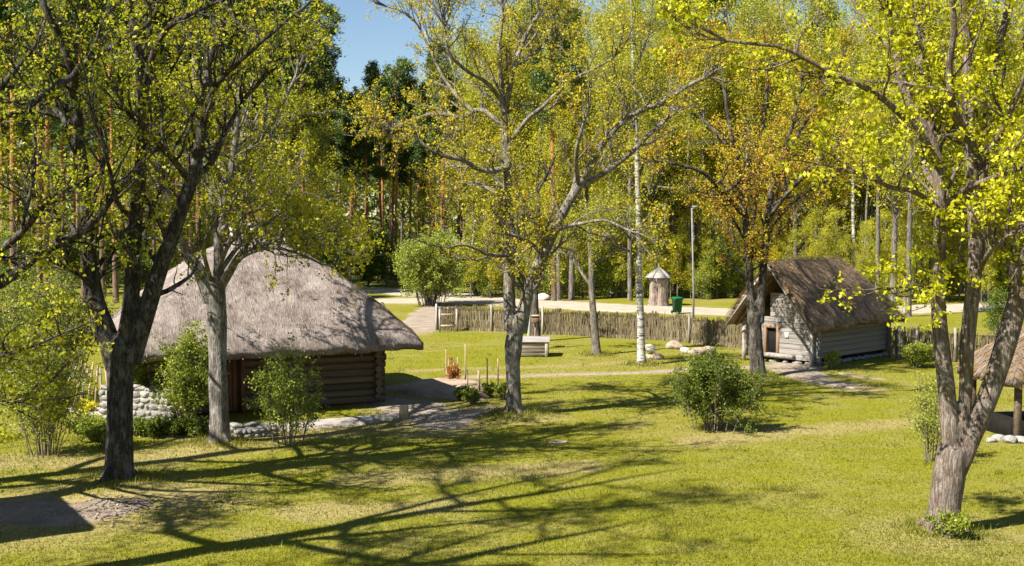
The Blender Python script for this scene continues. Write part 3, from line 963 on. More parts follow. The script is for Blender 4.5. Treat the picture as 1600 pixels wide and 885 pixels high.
# front wall: doorway near the left
DY0, DY1 = 1.72, 2.42
rows = [0.30, 0.52, 0.74, 0.96, 1.18, 1.40, 1.62]
for i, z in enumerate(rows):
    e = 0.20 + 0.08 * R.rand()
    hh_ = 0.112
    spans = [(-e, HW + e)]
    if 0.4 < z < 1.5:
        spans = [(-e, DY0), (DY1, HW + e)]
    for a, b in spans:
        obj('log', log_grey[R.randint(3)], hut, (0.0, a, z), (0, 0, math.pi / 2), (b - a, 0.10, hh_))
    for yy in (0.0, HW):
        e2 = 0.22 + 0.10 * R.rand()
        obj('log', log_side[R.randint(3)], hut, (-e2, yy, z + 0.11), (0, 0, 0), (HL + e2 + 0.25, 0.10, hh_))
    obj('log', log_side[R.randint(3)], hut, (HL, -0.2, z), (0, 0, math.pi / 2), (HW + 0.4, 0.10, hh_))
# gable panel of narrower logs, right of the dark loft opening
for i, z in enumerate([1.84, 2.05, 2.26, 2.47, 2.68, 2.88]):
    half = (EAVE_HUT + SL_HUT * hw - 0.35 - z) / SL_HUT
    y0 = HW / 2 - half + 0.12
    y1 = HW / 2 + min(half - 0.12, 0.48) if i > 0 else HW + 0.1
    obj('log', log_grey[R.randint(3)], hut, (0.0, y0, z), (0, 0, math.pi / 2), (y1 - y0, 0.085, 0.106))
MB().box((HL / 2, HW / 2, 0.95), (HL - 0.12, HW - 0.12, 1.7)).build('dark_core', M['dark'], hut)  # added black filler, stops light between the hut logs
# door frame, black panel painting the open doorway's shade, sill
hd = MB()
for y in (DY0 + 0.03, DY1 - 0.03):
    hd.box((-0.02, y, 0.97), (0.26, 0.13, 1.14), 0, 0.012)
hd.box((-0.015, (DY0 + DY1) / 2, 1.54), (0.262, DY1 - DY0 + 0.2, 0.13), 0, 0.012)
hdo = hd.build('door_frame', M['wood_tan'], hut)
MB().box((0.035, (DY0 + DY1) / 2, 0.95), (0.04, 0.62, 1.05), 0, 0.01).build('door', M['dark'], hut)  # no door leaf: near-black sheet standing in for doorway shade
MB().box((-0.15, (DY0 + DY1) / 2 - 0.1, 0.34), (0.36, 2.2, 0.15), 0, 0.02).build('sill', M['log_grey'], hut)
MB().box((-0.125, 1.30, 1.22), (0.012, 0.17, 0.24)).build('sign_plate', M['paper_sign'], hut)
for y in (-0.02, HW + 0.02):     # upright bracing posts at the corners
    MB().tube([(-0.26, y, 0.0), (-0.22, y, 0.6), (-0.30, y, 1.2), (-0.24, y, 1.75)], [0.10, 0.085, 0.08, 0.07], 8).build('corner_post', M['post_grey'], hut, True)
for i in range(12):
    obj('plinth_stone', rocks_grey[i % 3], hut, (0.2 + i * 0.48, -0.02, 0.07), (0, 0, R.rand() * 6), (0.22, 0.18, 0.14))
for i in range(6):
    obj('plinth_stone', rocks_grey[i % 3], hut, (-0.02, 0.3 + i * 0.55, 0.07), (0, 0, R.rand() * 6), (0.18, 0.24, 0.14))

# ------------------------------------------------------------------ wattle fence
def wattle_fence(name, pts, h, label, seed, post_ts):
    rs = np.random.RandomState(seed)
    pts = np.array(pts)
    base = pts[0]
    o = empty(name, (base[0], base[1], 0))
    tag(o, label, 'fence')
    loc, _ = smooth_path([(x - base[0], y - base[1], 0) for x, y in pts], [1] * len(pts), 120)
    seg = np.concatenate([[0], np.cumsum(np.linalg.norm(np.diff(loc, axis=0), axis=1))])
    L = seg[-1]

    def at(s):
        return np.stack([np.interp(s, seg, loc[:, i]) for i in range(3)], -1)
    n = int(L / 0.012)
    s = np.sort(rs.rand(n)) * L
    p = at(s)
    tg = nrm(at(np.minimum(s + 0.1, L)) - at(np.maximum(s - 0.1, 0)))
    nr = np.stack([-tg[:, 1], tg[:, 0], 0 * s], 1)
    side = np.where(rs.rand(n) < 0.5, 1, -1)[:, None]
    hh = h * (0.9 + 0.10 * fbm(s * 1.7, s * 0, seed, 3) * 2 - 0.1 + 0.055 * rs.normal(size=n))
    r = 0.015 + 0.015 * rs.rand(n)
    K = 4
    zs = np.linspace(0, 1, K)
    pp = np.empty((n, K, 3))
    lean = rs.normal(size=n) * 0.05
    wavy = np.array([0.6, -0.6, 0.7, -0.5]) * 0.07
    for k in range(K):
        pp[:, k] = p + nr * side * wavy[k] + tg * (lean * zs[k] + rs.normal(size=n) * 0.012)[:, None]
        pp[:, k, 2] = gz(p[:, 0] + base[0], p[:, 1] + base[1]) - 0.05 + zs[k] * (hh + 0.05)
    v, q = tubes(pp, r[:, None] * np.linspace(1.1, 0.7, K)[None], 4)
    w = obj('wattle_sticks', make_mesh('wattle_sticks', v, q, M['stick'], True, {'tint': np.repeat(np.clip(fbm(s * 0.5, s * 0 + 3, seed + 2, 2) * 0.5 + rs.rand(n) * 0.75 - 0.15, 0, 1), K * 4)}), o)
    w['kind'] = 'stuff'
    for zz in (0.22, 0.55, 0.86):
        MB().tube(loc[::3] + np.array([0, 0, zz * h]) + rs.normal(size=(40, 3)) * 0.012, 0.022, 6).build('rail', M['log_brown'], o, True)
    for t in post_ts:
        c = at(np.array([t * L]))[0]
        MB().tube([c + [0, -0.09, -0.1], c + [0.01, -0.09, h * 0.6], c + [0.0, -0.08, h * 1.08]], [0.065, 0.06, 0.055], 8).build('post', M['post_grey'], o, True)
    return o


wattle_fence('wattle_fence', [gxy(682, 517), gxy(770, 519), gxy(865, 524), gxy(1000, 531), gxy(1090, 538), gxy(1172, 546)], 1.36, 'long woven wattle fence of upright sticks between the lawn and the gravel road', 3, [0.0, 0.17, 0.34, 0.5, 0.64, 0.8])
wattle_fence('wattle_fence', [gxy(1388, 560), gxy(1430, 563), gxy(1500, 566), gxy(1600, 570)], 1.36, 'short stretch of wattle fence to the right of the small hut', 5, [0.08, 0.22, 0.5, 0.9])

# wooden gate leaf standing at the left fence end
gp = G(687, 519)
gate = empty('fence_gate', (gp[0], gp[1], 0), 0.1)
tag(gate, 'small open wooden gate leaf by the left fence post', 'gate')
for z in (0.35, 0.95):
    MB().box((0.45, -0.16, z), (0.9, 0.05, 0.08)).build('rail', M['stake'], gate)
MB().tube([(0.05, -0.17, 0.95), (0.85, -0.17, 0.35)], 0.03, 6).build('brace', M['log_brown'], gate)
for x in (0.0, 0.9):
    MB().tube([(x, -0.16, 0), (x, -0.16, 1.25)], 0.05, 7).build('post', M['post_grey'], gate)

# ------------------------------------------------------------------ well box with post
wp = G(826, 556)
well = empty('well_box', (wp[0], wp[1], gz(wp[0], wp[1]).item()), -0.06)
tag(well, 'low grey wooden well box with a sloping board lid behind the forked tree', 'well')
BWX, BWY = 1.75, 1.05
for k in range(4):
    MB().box((0, -BWY / 2, 0.10 + k * 0.155), (BWX - 0.16, 0.05, 0.148), 0, 0.01).build('plank', M['log_side'], well)
    for sx_ in (-1, 1):
        MB().box((sx_ * (BWX / 2 - 0.09), 0, 0.10 + k * 0.155), (0.05, BWY - 0.08, 0.148), 0, 0.01).build('plank', M['log_side'], well)
    MB().box((0, BWY / 2, 0.10 + k * 0.155), (BWX - 0.16, 0.05, 0.148), 0, 0.01).build('plank', M['log_side'], well)
for sx_ in (-1, 1):
    for sy_ in (-1, 1):
        MB().box((sx_ * (BWX / 2 - 0.06), sy_ * (BWY / 2 + 0.01), 0.33), (0.13, 0.10, 0.68), 0, 0.012).build('corner_post', M['post_grey'], well)
lid = empty('lid', (0, 0, 0.71))
lid.parent = well
lid.rotation_euler = (0.10, 0, 0)
for k in range(6):
    MB().box((0, -0.52 + k * 0.21, 0.02), (BWX + 0.16, 0.205, 0.045), 0, 0.008).build('board', M['board_grey'], lid)
pp_ = P(827, 534, wp[1] + 2.2)
post = MB().tube([(0, 0, 0), (0.0, 0, 1.4), (0.07, 0.02, 3.2)], [0.10, 0.095, 0.07], 8).build('well_sweep_post', M['post_white'], None, True, loc=(pp_[0], pp_[1], 0))
tag(post, 'pale debarked wooden post standing behind the well box', 'post')
MBb = empty('bird_box', (pp_[0] + 0.28, pp_[1] + 0.6, 0))
tag(MBb, 'small tan wooden box on a stake beside the pale post', 'box')
MB().tube([(0, 0, 0), (0, 0, 1.2)], 0.035, 6).build('stake', M['stake'], MBb)
MB().box((0, 0, 1.36), (0.34, 0.30, 0.34), 0, 0.012).build('box_body', M['wood_tan'], MBb)
MB().box((0, 0, 1.56), (0.42, 0.40, 0.05), 0, 0.01).build('box_roof', M['stake'], MBb)


# ------------------------------------------------------------------ wheelie bins
def bin_(px, py, label, rz):
    g = G(px, py)
    o = empty('wheelie_bin', (g[0], g[1], 0.04), rz)
    tag(o, label, 'bin', 'green wheelie bins by the road')
    b = MB()
    s0, s1 = (0.42, 0.46), (0.56, 0.62)
    ring = lambda s, z, bv=0.05: [(x, y, z) for x, y in ((-s[0] / 2 + bv, -s[1] / 2), (s[0] / 2 - bv, -s[1] / 2), (s[0] / 2, -s[1] / 2 + bv), (s[0] / 2, s[1] / 2 - bv), (s[0] / 2 - bv, s[1] / 2), (-s[0] / 2 + bv, s[1] / 2), (-s[0] / 2, s[1] / 2 - bv), (-s[0] / 2, -s[1] / 2 + bv))]
    v = ring(s0, 0.06) + ring((0.54, 0.60), 0.88) + ring((0.60, 0.67), 0.89) + ring((0.60, 0.67), 0.95)
    q = [[r * 8 + i, r * 8 + (i + 1) % 8, r * 8 + 8 + (i + 1) % 8, r * 8 + 8 + i] for r in range(3) for i in range(8)]
    b.add(np.array(v), [np.array(q), np.array([[7, 6, 5, 4, 3, 2, 1, 0], [24, 25, 26, 27, 28, 29, 30, 31]])])
    b.build('body', M['green_plastic'], o)
    ld = MB()
    v = ring((0.63, 0.70), 0.955) + ring((0.63, 0.70), 0.985) + ring((0.45, 0.5), 1.05)
    q = [[r * 8 + i, r * 8 + (i + 1) % 8, r * 8 + 8 + (i + 1) % 8, r * 8 + 8 + i] for r in range(2) for i in range(8)]
    ld.add(np.array(v), [np.array(q), np.array([[7, 6, 5, 4, 3, 2, 1, 0], [16, 17, 18, 19, 20, 21, 22, 23]])])
    ld.build('lid', M['green_plastic'], o)
    MB().tube([(-0.25, 0.40, 0.93), (0.25, 0.40, 0.93)], 0.018, 6).build('handle', M['green_plastic'], o)
    for x in (-0.25, 0.25):
        MB().tube([(x - 0.03, 0.24, 0.09), (x + 0.03, 0.24, 0.09)], 0.10, 14).build('wheel', M['black_rubber'], o)
    return o


bin_(1058, 491, 'green wheelie bin on the gravel road in front of the hollow trunk', 0.3)
bin_(549, 458, 'green wheelie bin peeking above the thatched roof of the log house', -0.2)

# ------------------------------------------------------------------ hollow trunk kiosk
kp = G(1029, 478)
kiosk = empty('hollow_trunk_shelter', (kp[0], kp[1], 0))
tag(kiosk, 'hollow old oak trunk with a pointed wooden roof beyond the road', 'shelter')
rs = np.random.RandomState(5)
K_, S_ = 10, 28
vv = []
for k in range(K_):
    z = 1.95 * k / (K_ - 1)
    th = np.arange(S_) * 2 * np.pi / S_
    r = (0.60 + 0.13 * np.exp(-z * 3)) * (1 + 0.06 * np.sin(3 * th + 0.8) + 0.06 * np.sin(7 * th + z * 0.6) + 0.04 * rs.rand(S_))
    # the hollow: a tall notch facing the camera, left of the middle
    a = np.arctan2(np.sin(th + math.pi / 2 + 0.45), np.cos(th + math.pi / 2 + 0.45))
    r = r - 0.46 * np.exp(-(a / 0.30) ** 2) * np.clip((1.55 - z) / 0.3, 0, 1)
    vv.append(np.stack([np.cos(th) * r, np.sin(th) * r, np.full(S_, z)], 1))
q = np.array([[k * S_ + i, k * S_ + (i + 1) % S_, (k + 1) * S_ + (i + 1) % S_, (k + 1) * S_ + i] for k in range(K_ - 1) for i in range(S_)])
obj('trunk_shell', make_mesh('trunk_shell', np.concatenate(vv), [q, np.array([list(range((K_ - 1) * S_, K_ * S_))])], mat_bark('bark_kiosk', (0.10, 0.065, 0.045), (0.44, 0.36, 0.29), 0, 0.2, 0.5), True), kiosk)
kroof = empty('roof', (0, 0, 1.98))
kroof.parent = kiosk
for i in range(6):
    a0, a1 = math.radians(60 * i + 2), math.radians(60 * i + 58)
    r = 0.98
    b0, b1 = np.array([math.cos(a0) * r, math.sin(a0) * r, 0]), np.array([math.cos(a1) * r, math.sin(a1) * r, 0])
    tp = np.array([math.cos((a0 + a1) / 2) * 0.03, math.sin((a0 + a1) / 2) * 0.03, 0.72])
    dn = np.array([0, 0, -0.05])
    MB().add(np.array([b0, b1, tp, b0 + dn, b1 + dn, tp + dn]), [np.array([[0, 1, 2], [5, 4, 3]]), np.array([[0, 3, 4, 1], [1, 4, 5, 2], [2, 5, 3, 0]])]).build('roof_panel', M['board_grey'], kroof)
MB().tube([(0, 0, 0.62), (0, 0, 0.78), (0, 0, 0.86), (0, 0, 1.0)], [0.04, 0.05, 0.03, 0.01], 7).build('finial', M['board_grey'], kroof)

# ------------------------------------------------------------------ lamp post at the fence
lp = G(1083, 535)
lamp = empty('lamp_post', (lp[0], lp[1], 0))
tag(lamp, 'tall slim grey lamp post rising beside the wattle fence', 'lamp post')
MB().tube([(0, 0, -0.1), (0, 0, 2.6), (-0.12, 0, 6.6)], [0.06, 0.05, 0.042], 10).build('pole', M['metal_grey'], lamp, True)
lh = MB().box((0.02, -0.12, 6.66), (0.26, 0.42, 0.12), 0, 0.03).build('lamp_head', M['metal_grey'], lamp)
MB().box((0.02, -0.14, 6.585), (0.18, 0.30, 0.03)).build('lens', M['lamp_glass'], lh)
MB().tube([(-0.12, 0, 6.5), (-0.05, -0.05, 6.62)], 0.03, 6).build('bracket', M['metal_grey'], lamp)

# ------------------------------------------------------------------ boulders, stump, stakes, stone walls
def boulder(px, py, s, mat, seed, label, flat=0.7, tilt=0.0, z=0.0):
    g = G(px, py)
    o = obj('boulder', rock_mesh(seed, M[mat], flat), None, (g[0], g[1] + s[1] * 0.4, gz(g[0], g[1]).item() + s[2] * flat * 0.38 + z), (tilt, 0, seed), s)
    tag(o, label, 'boulder')
    return o


boulder(1022, 562, (0.48, 0.36, 0.30), 'stone_tan', 31, 'rounded tan boulder lying under the pale one right of the birch')
boulder(1017, 561, (0.46, 0.34, 0.30), 'stone_pale', 33, 'flat pale boulder resting on top of another right of the birch', 0.65, 0.12, 0.36)
boulder(1056, 547, (0.50, 0.36, 0.42), 'stone_tan', 35, 'brown boulder at the foot of the lamp post')
boulder(1071, 553, (0.34, 0.28, 0.34), 'stone_pale', 36, 'pale grey boulder squeezed between two brown ones by the fence')
boulder(1090, 555, (0.46, 0.36, 0.40), 'stone_tan', 37, 'reddish brown boulder left of the largest one by the fence')
boulder(1110, 555, (0.44, 0.34, 0.46), 'stone_tan', 38, 'brown boulder half hidden behind the dense green bush')
boulder(1084, 578, (0.34, 0.28, 0.26), 'stone_pale', 39, 'small pale boulder behind the left side of the dense bush')
boulder(847, 469, (0.75, 0.5, 0.6), 'stone_pale', 40, 'pale boulder beyond the road left of two slim trunks')
boulder(872, 692, (0.30, 0.2, 0.07), 'stone_tan', 41, 'flat stone sunk in the shaded lawn at the centre')

sp = G(631, 656)
stump = empty('wooden_stump', (sp[0], sp[1], gz(sp[0], sp[1]).item()))
tag(stump, 'short round wooden post at the end of the gravel strip', 'stump')
MB().tube([(0, 0, -0.05), (0, 0, 0.2), (0.01, 0, 0.42), (0.01, 0, 0.44)], [0.15, 0.145, 0.14, 0.12], 14).build('post', M['stake'], stump, True)
MB().tube([(0.01, 0, 0.435), (0.01, 0, 0.45)], 0.125, 14).build('cut_top', M['stone_pale'], stump)

for i, (px, py, ph, lab) in enumerate([
        (697, 596, 50, 'thin bare garden stake, leftmost of the garden bed'), (701, 599, 38, 'pale garden stake beside the leftmost one'), (698, 598, 22, 'short garden stake close to the leftmost ones'),
        (709, 598, 30, 'short pale stake left of the small red plant'), (715, 599, 40, 'garden stake just right of the small red plant'), (727, 596, 58, 'tallest thin garden stake above the soil bed'),
        (730, 612, 35, 'dark garden stake at the front edge of the soil bed'), (748, 622, 42, 'thick short stake in the grass at the end of the bed'), (761, 608, 48, 'slim stake left of the last one before the forked tree'), (778, 608, 48, 'rightmost garden stake near the forked tree')]):
    g = G(px, py)
    hh_ = ph * g[1] / F_PX
    r_ = 0.03 if ph != 42 else 0.055
    o = MB().tube([(0, 0, -0.1), (0.01, 0, hh_ * 0.5), (0.0, 0.02, hh_)], [r_, r_ * 0.9, r_ * 0.75], 6).build('garden_stake', M['stake'], None, True, loc=(g[0], g[1], gz(g[0], g[1]).item()))
    tag(o, lab, 'stake', 'stakes in the garden bed')

# raised garden bed
bp = [gxy(640, 605), gxy(672, 597), gxy(735, 601), gxy(760, 615), gxy(740, 631), gxy(692, 624)]
bc = np.mean(bp, 0)
bang = np.array(bp) - bc
n_a, n_r = 48, 8
vv, ff = [], []
ths = np.linspace(0, 2 * np.pi, n_a, endpoint=False)
pang = np.arctan2(bang[:, 1], bang[:, 0])
prad = np.hypot(bang[:, 0], bang[:, 1])
o_ = np.argsort(pang)
rad_ = np.interp(ths, np.concatenate([pang[o_] - 2 * np.pi, pang[o_], pang[o_] + 2 * np.pi]), np.tile(prad[o_], 3))
for j in range(n_r):
    f_ = (j + 1) / n_r
    x_, y_ = np.cos(ths) * rad_ * f_, np.sin(ths) * rad_ * f_
    z_ = 0.26 * np.clip((1 - f_) / 0.2, 0, 1) ** 0.7 + 0.08 * (fbm(x_ * 3, y_ * 3, 4) - 0.5) - 0.03
    vv.append(np.stack([x_, y_, z_], 1))
vv = np.concatenate([np.array([[0, 0, 0.24]])] + vv)
tri = np.array([[0, 1 + i, 1 + (i + 1) % n_a] for i in range(n_a)])
qd = np.array([[1 + j * n_a + i, 1 + (j + 1) * n_a + i, 1 + (j + 1) * n_a + (i + 1) % n_a, 1 + j * n_a + (i + 1) % n_a] for j in range(n_r - 1) for i in range(n_a)])
bed = obj('garden_bed', make_mesh('garden_bed', vv, [tri, qd], M['garden_soil']), None, (bc[0], bc[1], 0))
tag(bed, 'raised bed of bare brown soil beside the log house', 'garden bed')

rocks_white = [rock_mesh(s, M['stone_white'], 0.8) for s in (51, 52, 53, 54)]


def stone_wall(name, a, b, h, depth, label, stones, sz=0.17):
    a, b = np.array(a), np.array(b)
    d = b - a
    L = np.linalg.norm(d)
    o = empty(name, (a[0], a[1], 0), math.atan2(d[1], d[0]))
    tag(o, label, 'stone wall')
    MB().box((L / 2, 0, h * 0.46), (L - 0.06, depth * 0.86, h * 0.92), 0, 0.03).build('wall_core', M['stone_white'], o)
    z, r = sz * 0.5, 0
    while z < h:
        x = R.rand() * sz * 0.7 - 0.05
        while x < L:
            w = sz * (0.55 + 1.3 * R.rand())
            for s in (-1, 1):
                obj('stone', stones[R.randint(len(stones))], o, (x + w / 2, s * depth * (0.36 + 0.05 * R.rand()), z + sz * 0.2 * (R.rand() - 0.5)), (0.3 * R.rand(), 0.4 * (R.rand() - 0.5), math.pi * R.randint(2) + 0.3 * R.rand()), (w * 0.64, 0.09, sz * (0.62 + 0.2 * R.rand())))
            x += w * 1.05
        z += sz * 0.95
        r += 1
    x = 0.1
    while x < L:
        obj('cap_stone', stones[R.randint(len(stones))], o, (x, 0, h + 0.05 * (R.rand() - 0.4)), (0.3 * R.rand(), 0.2 * R.rand(), R.rand() * 6), (0.12 + 0.2 * R.rand(), depth * 0.5, 0.07 + 0.06 * R.rand()))
        x += 0.2 + 0.2 * R.rand()
    return o


stone_wall('stone_wall', gxy(163, 655), gxy(268, 661), 1.0, 0.45, 'whitewashed rubble stone wall behind the left oak trunk', rocks_white, 0.20)
stone_wall('stone_wall', gxy(366, 686), gxy(425, 681), 0.34, 0.5, 'low pale stone step wall at the front of the log house', rocks_white, 0.15)

# leaning poles left of the oak
lpz = G(147, 641)
for i in range(11):
    a = (i - 5) * 0.15
    x = lpz[0] + a
    o = MB().tube([(a * 0.6, 0, -0.03), (a * 0.25, 0.15, 0.75), (-a * 0.2, 0.3, 1.25 + 0.25 * R.rand())], [0.045, 0.04, 0.03], 6).build('leaning_pole', M['stake' if i % 3 else 'post_grey'], None, True, loc=(x, lpz[1] + 0.06 * (i % 3), 0.02))
    tag(o, ('leftmost' if i == 0 else 'rightmost' if i == 10 else ('', 'second', 'third', 'fourth', 'fifth', 'sixth', 'seventh', 'eighth', 'ninth', 'tenth')[i]) + ' bare wooden pole from the left in the stack left of the oak', 'pole', 'stack of leaning poles')

# small open thatched shelter at the right edge
shp = G(1592, 690)
sh = empty('thatched_shelter', (shp[0] - 0.05, shp[1], 0), 0.15)
tag(sh, 'open thatched well shelter on posts at the right edge behind the maple', 'shelter')
SHX, SHY = 3.6, 3.2


def sh_h(X, Y):
    d = np.stack([Y, SHX - X, SHY - Y, X], 0)
    sm = np.maximum(-np.log(np.exp(-6 * d).sum(0)) / 6, 0)
    plane = np.argmin(d, 0)

    def up(p):
        return np.choose(p, [0.0, -1.0, 0.0, 1.0]), np.choose(p, [1.0, 0.0, -1.0, 0.0])
    return sm * 0.92, plane, up


shr = thatch_roof('roof', sh, SHX, SHY, sh_h, 1.72, 0.34, M['thatch_house'], M['straw_brown'], 31, corner=0.08, n=60, straws=2500, moss_fun=lambda X, Y, h: 0.55 + 0 * X, rag=0.07, lump=0.08)
shr.location = (-0.45, -0.5, 0)
for x in (0.0, 2.3):
    for y in (0.0, 2.4):
        MB().box((x, y, 0.95), (0.17, 0.17, 1.75), 0, 0.02).build('post', M['log_brown'], sh)
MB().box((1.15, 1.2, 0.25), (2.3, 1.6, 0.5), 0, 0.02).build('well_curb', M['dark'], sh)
for i, (px, py, s, lab) in enumerate([(1562, 690, 0.30, 'flat pale stone in front of the thatched shelter, left one'), (1580, 694, 0.36, 'pale round stone in front of the thatched shelter'), (1598, 694, 0.34, 'pale stone at the right photo edge below the shelter post'), (1550, 692, 0.22, 'small pale stone nearest the maple by the shelter')]):
    boulder(px, py, (s * 0.8, s * 0.6, s * 0.7), 'stone_grey', 60 + i, lab, 0.6)

# building outside the frame on the left whose roof shades the bottom left corner
bk = np.array([-14.2, 24.2])
bx_, by_ = np.array([-0.85, -0.53]), np.array([0.53, -0.85])
barn = empty('log_barn', (bk[0], bk[1], 0), math.atan2(bx_[1], bx_[0]))
tag(barn, 'log barn outside the left edge of the view', 'barn')
MB().box((2.9, 1.75, 2.4), (4.8, 2.6, 4.8)).build('wall', M['log_brown'], barn)
thatch = thatch_roof('roof', barn, 6.0, 3.6, lambda X, Y: (np.maximum(np.minimum(np.minimum(X, 6 - X), np.minimum(Y, 3.6 - Y)), 0) * 0.8, np.zeros_like(X, int), lambda p: (np.zeros_like(p, float), np.ones_like(p, float))), 4.9, 0.4, M['thatch_house'], M['straw_pale'], 41, n=40, straws=500)


# ------------------------------------------------------------------ trees
def px_stem(pts, Y, base):
    """photo-traced stem: (px, py, width_px[, dY]) -> points relative to base, radii"""
    p, r = [], []
    for q in pts:
        y = Y + (q[3] if len(q) > 3 else 0.0)
        p.append(P(q[0], q[1], y) - base)
        r.append(max(q[2] * y / F_PX / 2, 0.012))
    return np.array(p), np.array(r)


def roots(rs, r0, n=6):
    out, rad = [], []
    for i in range(n):
        a = 2 * np.pi * (i + 0.6 * rs.rand()) / n
        d = np.array([math.cos(a), math.sin(a), 0])
        L = r0 * (0.9 + 1.1 * rs.rand())
        t = np.linspace(0, 1, 5)[:, None]
        out.append(d * (r0 * 0.45 + L * t) + np.array([0, 0, 1.0]) * (r0 * 0.75 * (1 - t) ** 2 - 0.10 * t - 0.01) + rs.normal(size=(5, 3)) * 0.02)
        rad.append(r0 * 0.40 * np.linspace(1, 0.2, 5))
    return np.array(out), np.array(rad)


def traced_tree(name, key, Yc, trunk, stems, label, leaf, bark, seed, n1, n2, n3, l1=(1.2, 3.2), l2=(0.5, 1.4), l3=(0.2, 0.6), clump_k=5, spread=0.055, size=0.085, tint=0.5, tvar=0.2, cat='tree', group=None,
                t_lo=0.15, up1=0.25, root=True, base=None, sides=18, extra_leaf=1, ws=0.95, branch_bark=None):
    rs = np.random.RandomState(seed)
    b = TREE_XY[key] if base is None else base
    base = np.array([b[0], b[1], float(gz(b[0], b[1]))])
    Y = base[1]
    o = empty(name, base)
    tag(o, label, cat, group)
    trunk = [(q[0], q[1], q[2] * ws, *q[3:]) for q in trunk]
    stems = [[(q[0], q[1], q[2] * ws, *q[3:]) for q in s] for s in stems]
    tp, tr = px_stem(trunk, Y, base)
    tp[0, 2] = -0.15
    K = 30
    tr[-2:] *= 0.86
    tp = np.concatenate([tp, [tp[-1] + (tp[-1] - tp[-2]) * 1.0]])
    tr = np.concatenate([tr, [tr[-1] * 0.35]])
    a, ar = smooth_path(tp, tr, K)
    TP, TR = [a], [ar]
    SP, SR = [], []
    for s in stems:
        p, r = px_stem(s, Y, base)
        q, qr = smooth_path(p, r, K)
        q = q + np.cumsum(rs.normal(size=(K, 3)) * 0.008, 0) * np.linspace(0, 1, K)[:, None]
        (TP if s[0][2] * Y / F_PX > 0.28 else SP).append(q)
        (TR if s[0][2] * Y / F_PX > 0.28 else SR).append(qr)
    v, q = tubes(np.array(TP), np.array(TR), sides, 0.025, rs)
    caps = []
    for i in range(len(TP)):
        caps.append([i * K * sides + j for j in range(sides)][::-1])
        caps.append([(i * K + K - 1) * sides + j for j in range(sides)])
    mb = MB().add(v, [q, np.array(caps)])
    if root:
        rp_, rr_ = roots(rs, tr[0] * 0.8)
        v, q = tubes(rp_, rr_, 8, 0.05, rs)
        mb.add(v, [q, np.array([[i * 40 + j for j in range(8)][::-1] for i in range(len(rp_))] + [[i * 40 + 32 + j for j in range(8)] for i in range(len(rp_))])])
    tk = mb.build('trunk', M[bark], o, True)
    rm = tk.modifiers.new('fuse', 'REMESH')
    rm.mode, rm.voxel_size, rm.use_smooth_shade = 'VOXEL', 0.026 if Y < 40 else 0.034, True
    sm_ = tk.modifiers.new('soften', 'SMOOTH')
    sm_.factor, sm_.iterations = 0.5, 4
    allP, allR = np.array(TP[1:] + SP), np.array(TR[1:] + SR)
    B1, r1 = grow(rs, allP, allR, n1, l1[0], l1[1], 30, 75, up1, 9, 0.17, t_lo, 1.0, 0.6, 0.012)
    # stems go on past their traced ends in finer branches
    tips = grow(rs, allP, allR, len(allP) * 4, l1[0], l1[1] * 1.2, 5, 40, up1, 9, 0.14, 0.92, 1.0, 0.75, 0.012)
    B1, r1 = np.concatenate([B1, tips[0]]), np.concatenate([r1, tips[1]])
    B2, r2 = grow(rs, B1, r1, n2, l2[0], l2[1], 25, 70, 0.18, 6, 0.20, 0.15, 1.0, 0.6, 0.006)
    B3, r3 = grow(rs, np.concatenate([B2, B1[:, [0, 2, 3, 5, 6, 8]]]), np.concatenate([r2, r1[:, [0, 2, 3, 5, 6, 8]]]), n3, l3[0], l3[1], 25, 75, 0.20, 4, 0.2, 0.25, 1.0, 0.6, 0.0035)
    mb = MB()
    for bp_, br_, sd in ((np.array(SP), np.array(SR), 9) if SP else (B1, r1, 6), (B1, r1, 6), (B2, r2, 4), (B3, r3, 3)):
        v, q = tubes(bp_, br_, sd, 0.03 if sd > 6 else 0, rs)
        mb.add(v, [q])
    mb.build('branches', M[branch_bark or bark], o, True)
    C = np.concatenate([B3[:, -1], B3[:, 2][rs.rand(len(B3)) < 0.55], B2[:, -1], B2[:, 4][rs.rand(len(B2)) < 0.5]])
    C = C[C[:, 2] > 0.8]
    if extra_leaf < 1:
        C = C[rs.rand(len(C)) < extra_leaf]
    tn = np.clip(tint + tvar * rs.normal(size=len(C)) + 0.5 * (fbm(C[:, 0] * 0.5 + 50, C[:, 2] * 0.5 + 50 + C[:, 1] * 0.3, seed, 3) - 0.5), 0, 1)
    v, q, t = leaf_quads(rs, C, clump_k, spread, size, tn)
    cr = obj('crown', make_mesh('crown', v, q, M[leaf], False, {'tint': t}), o)
    return o


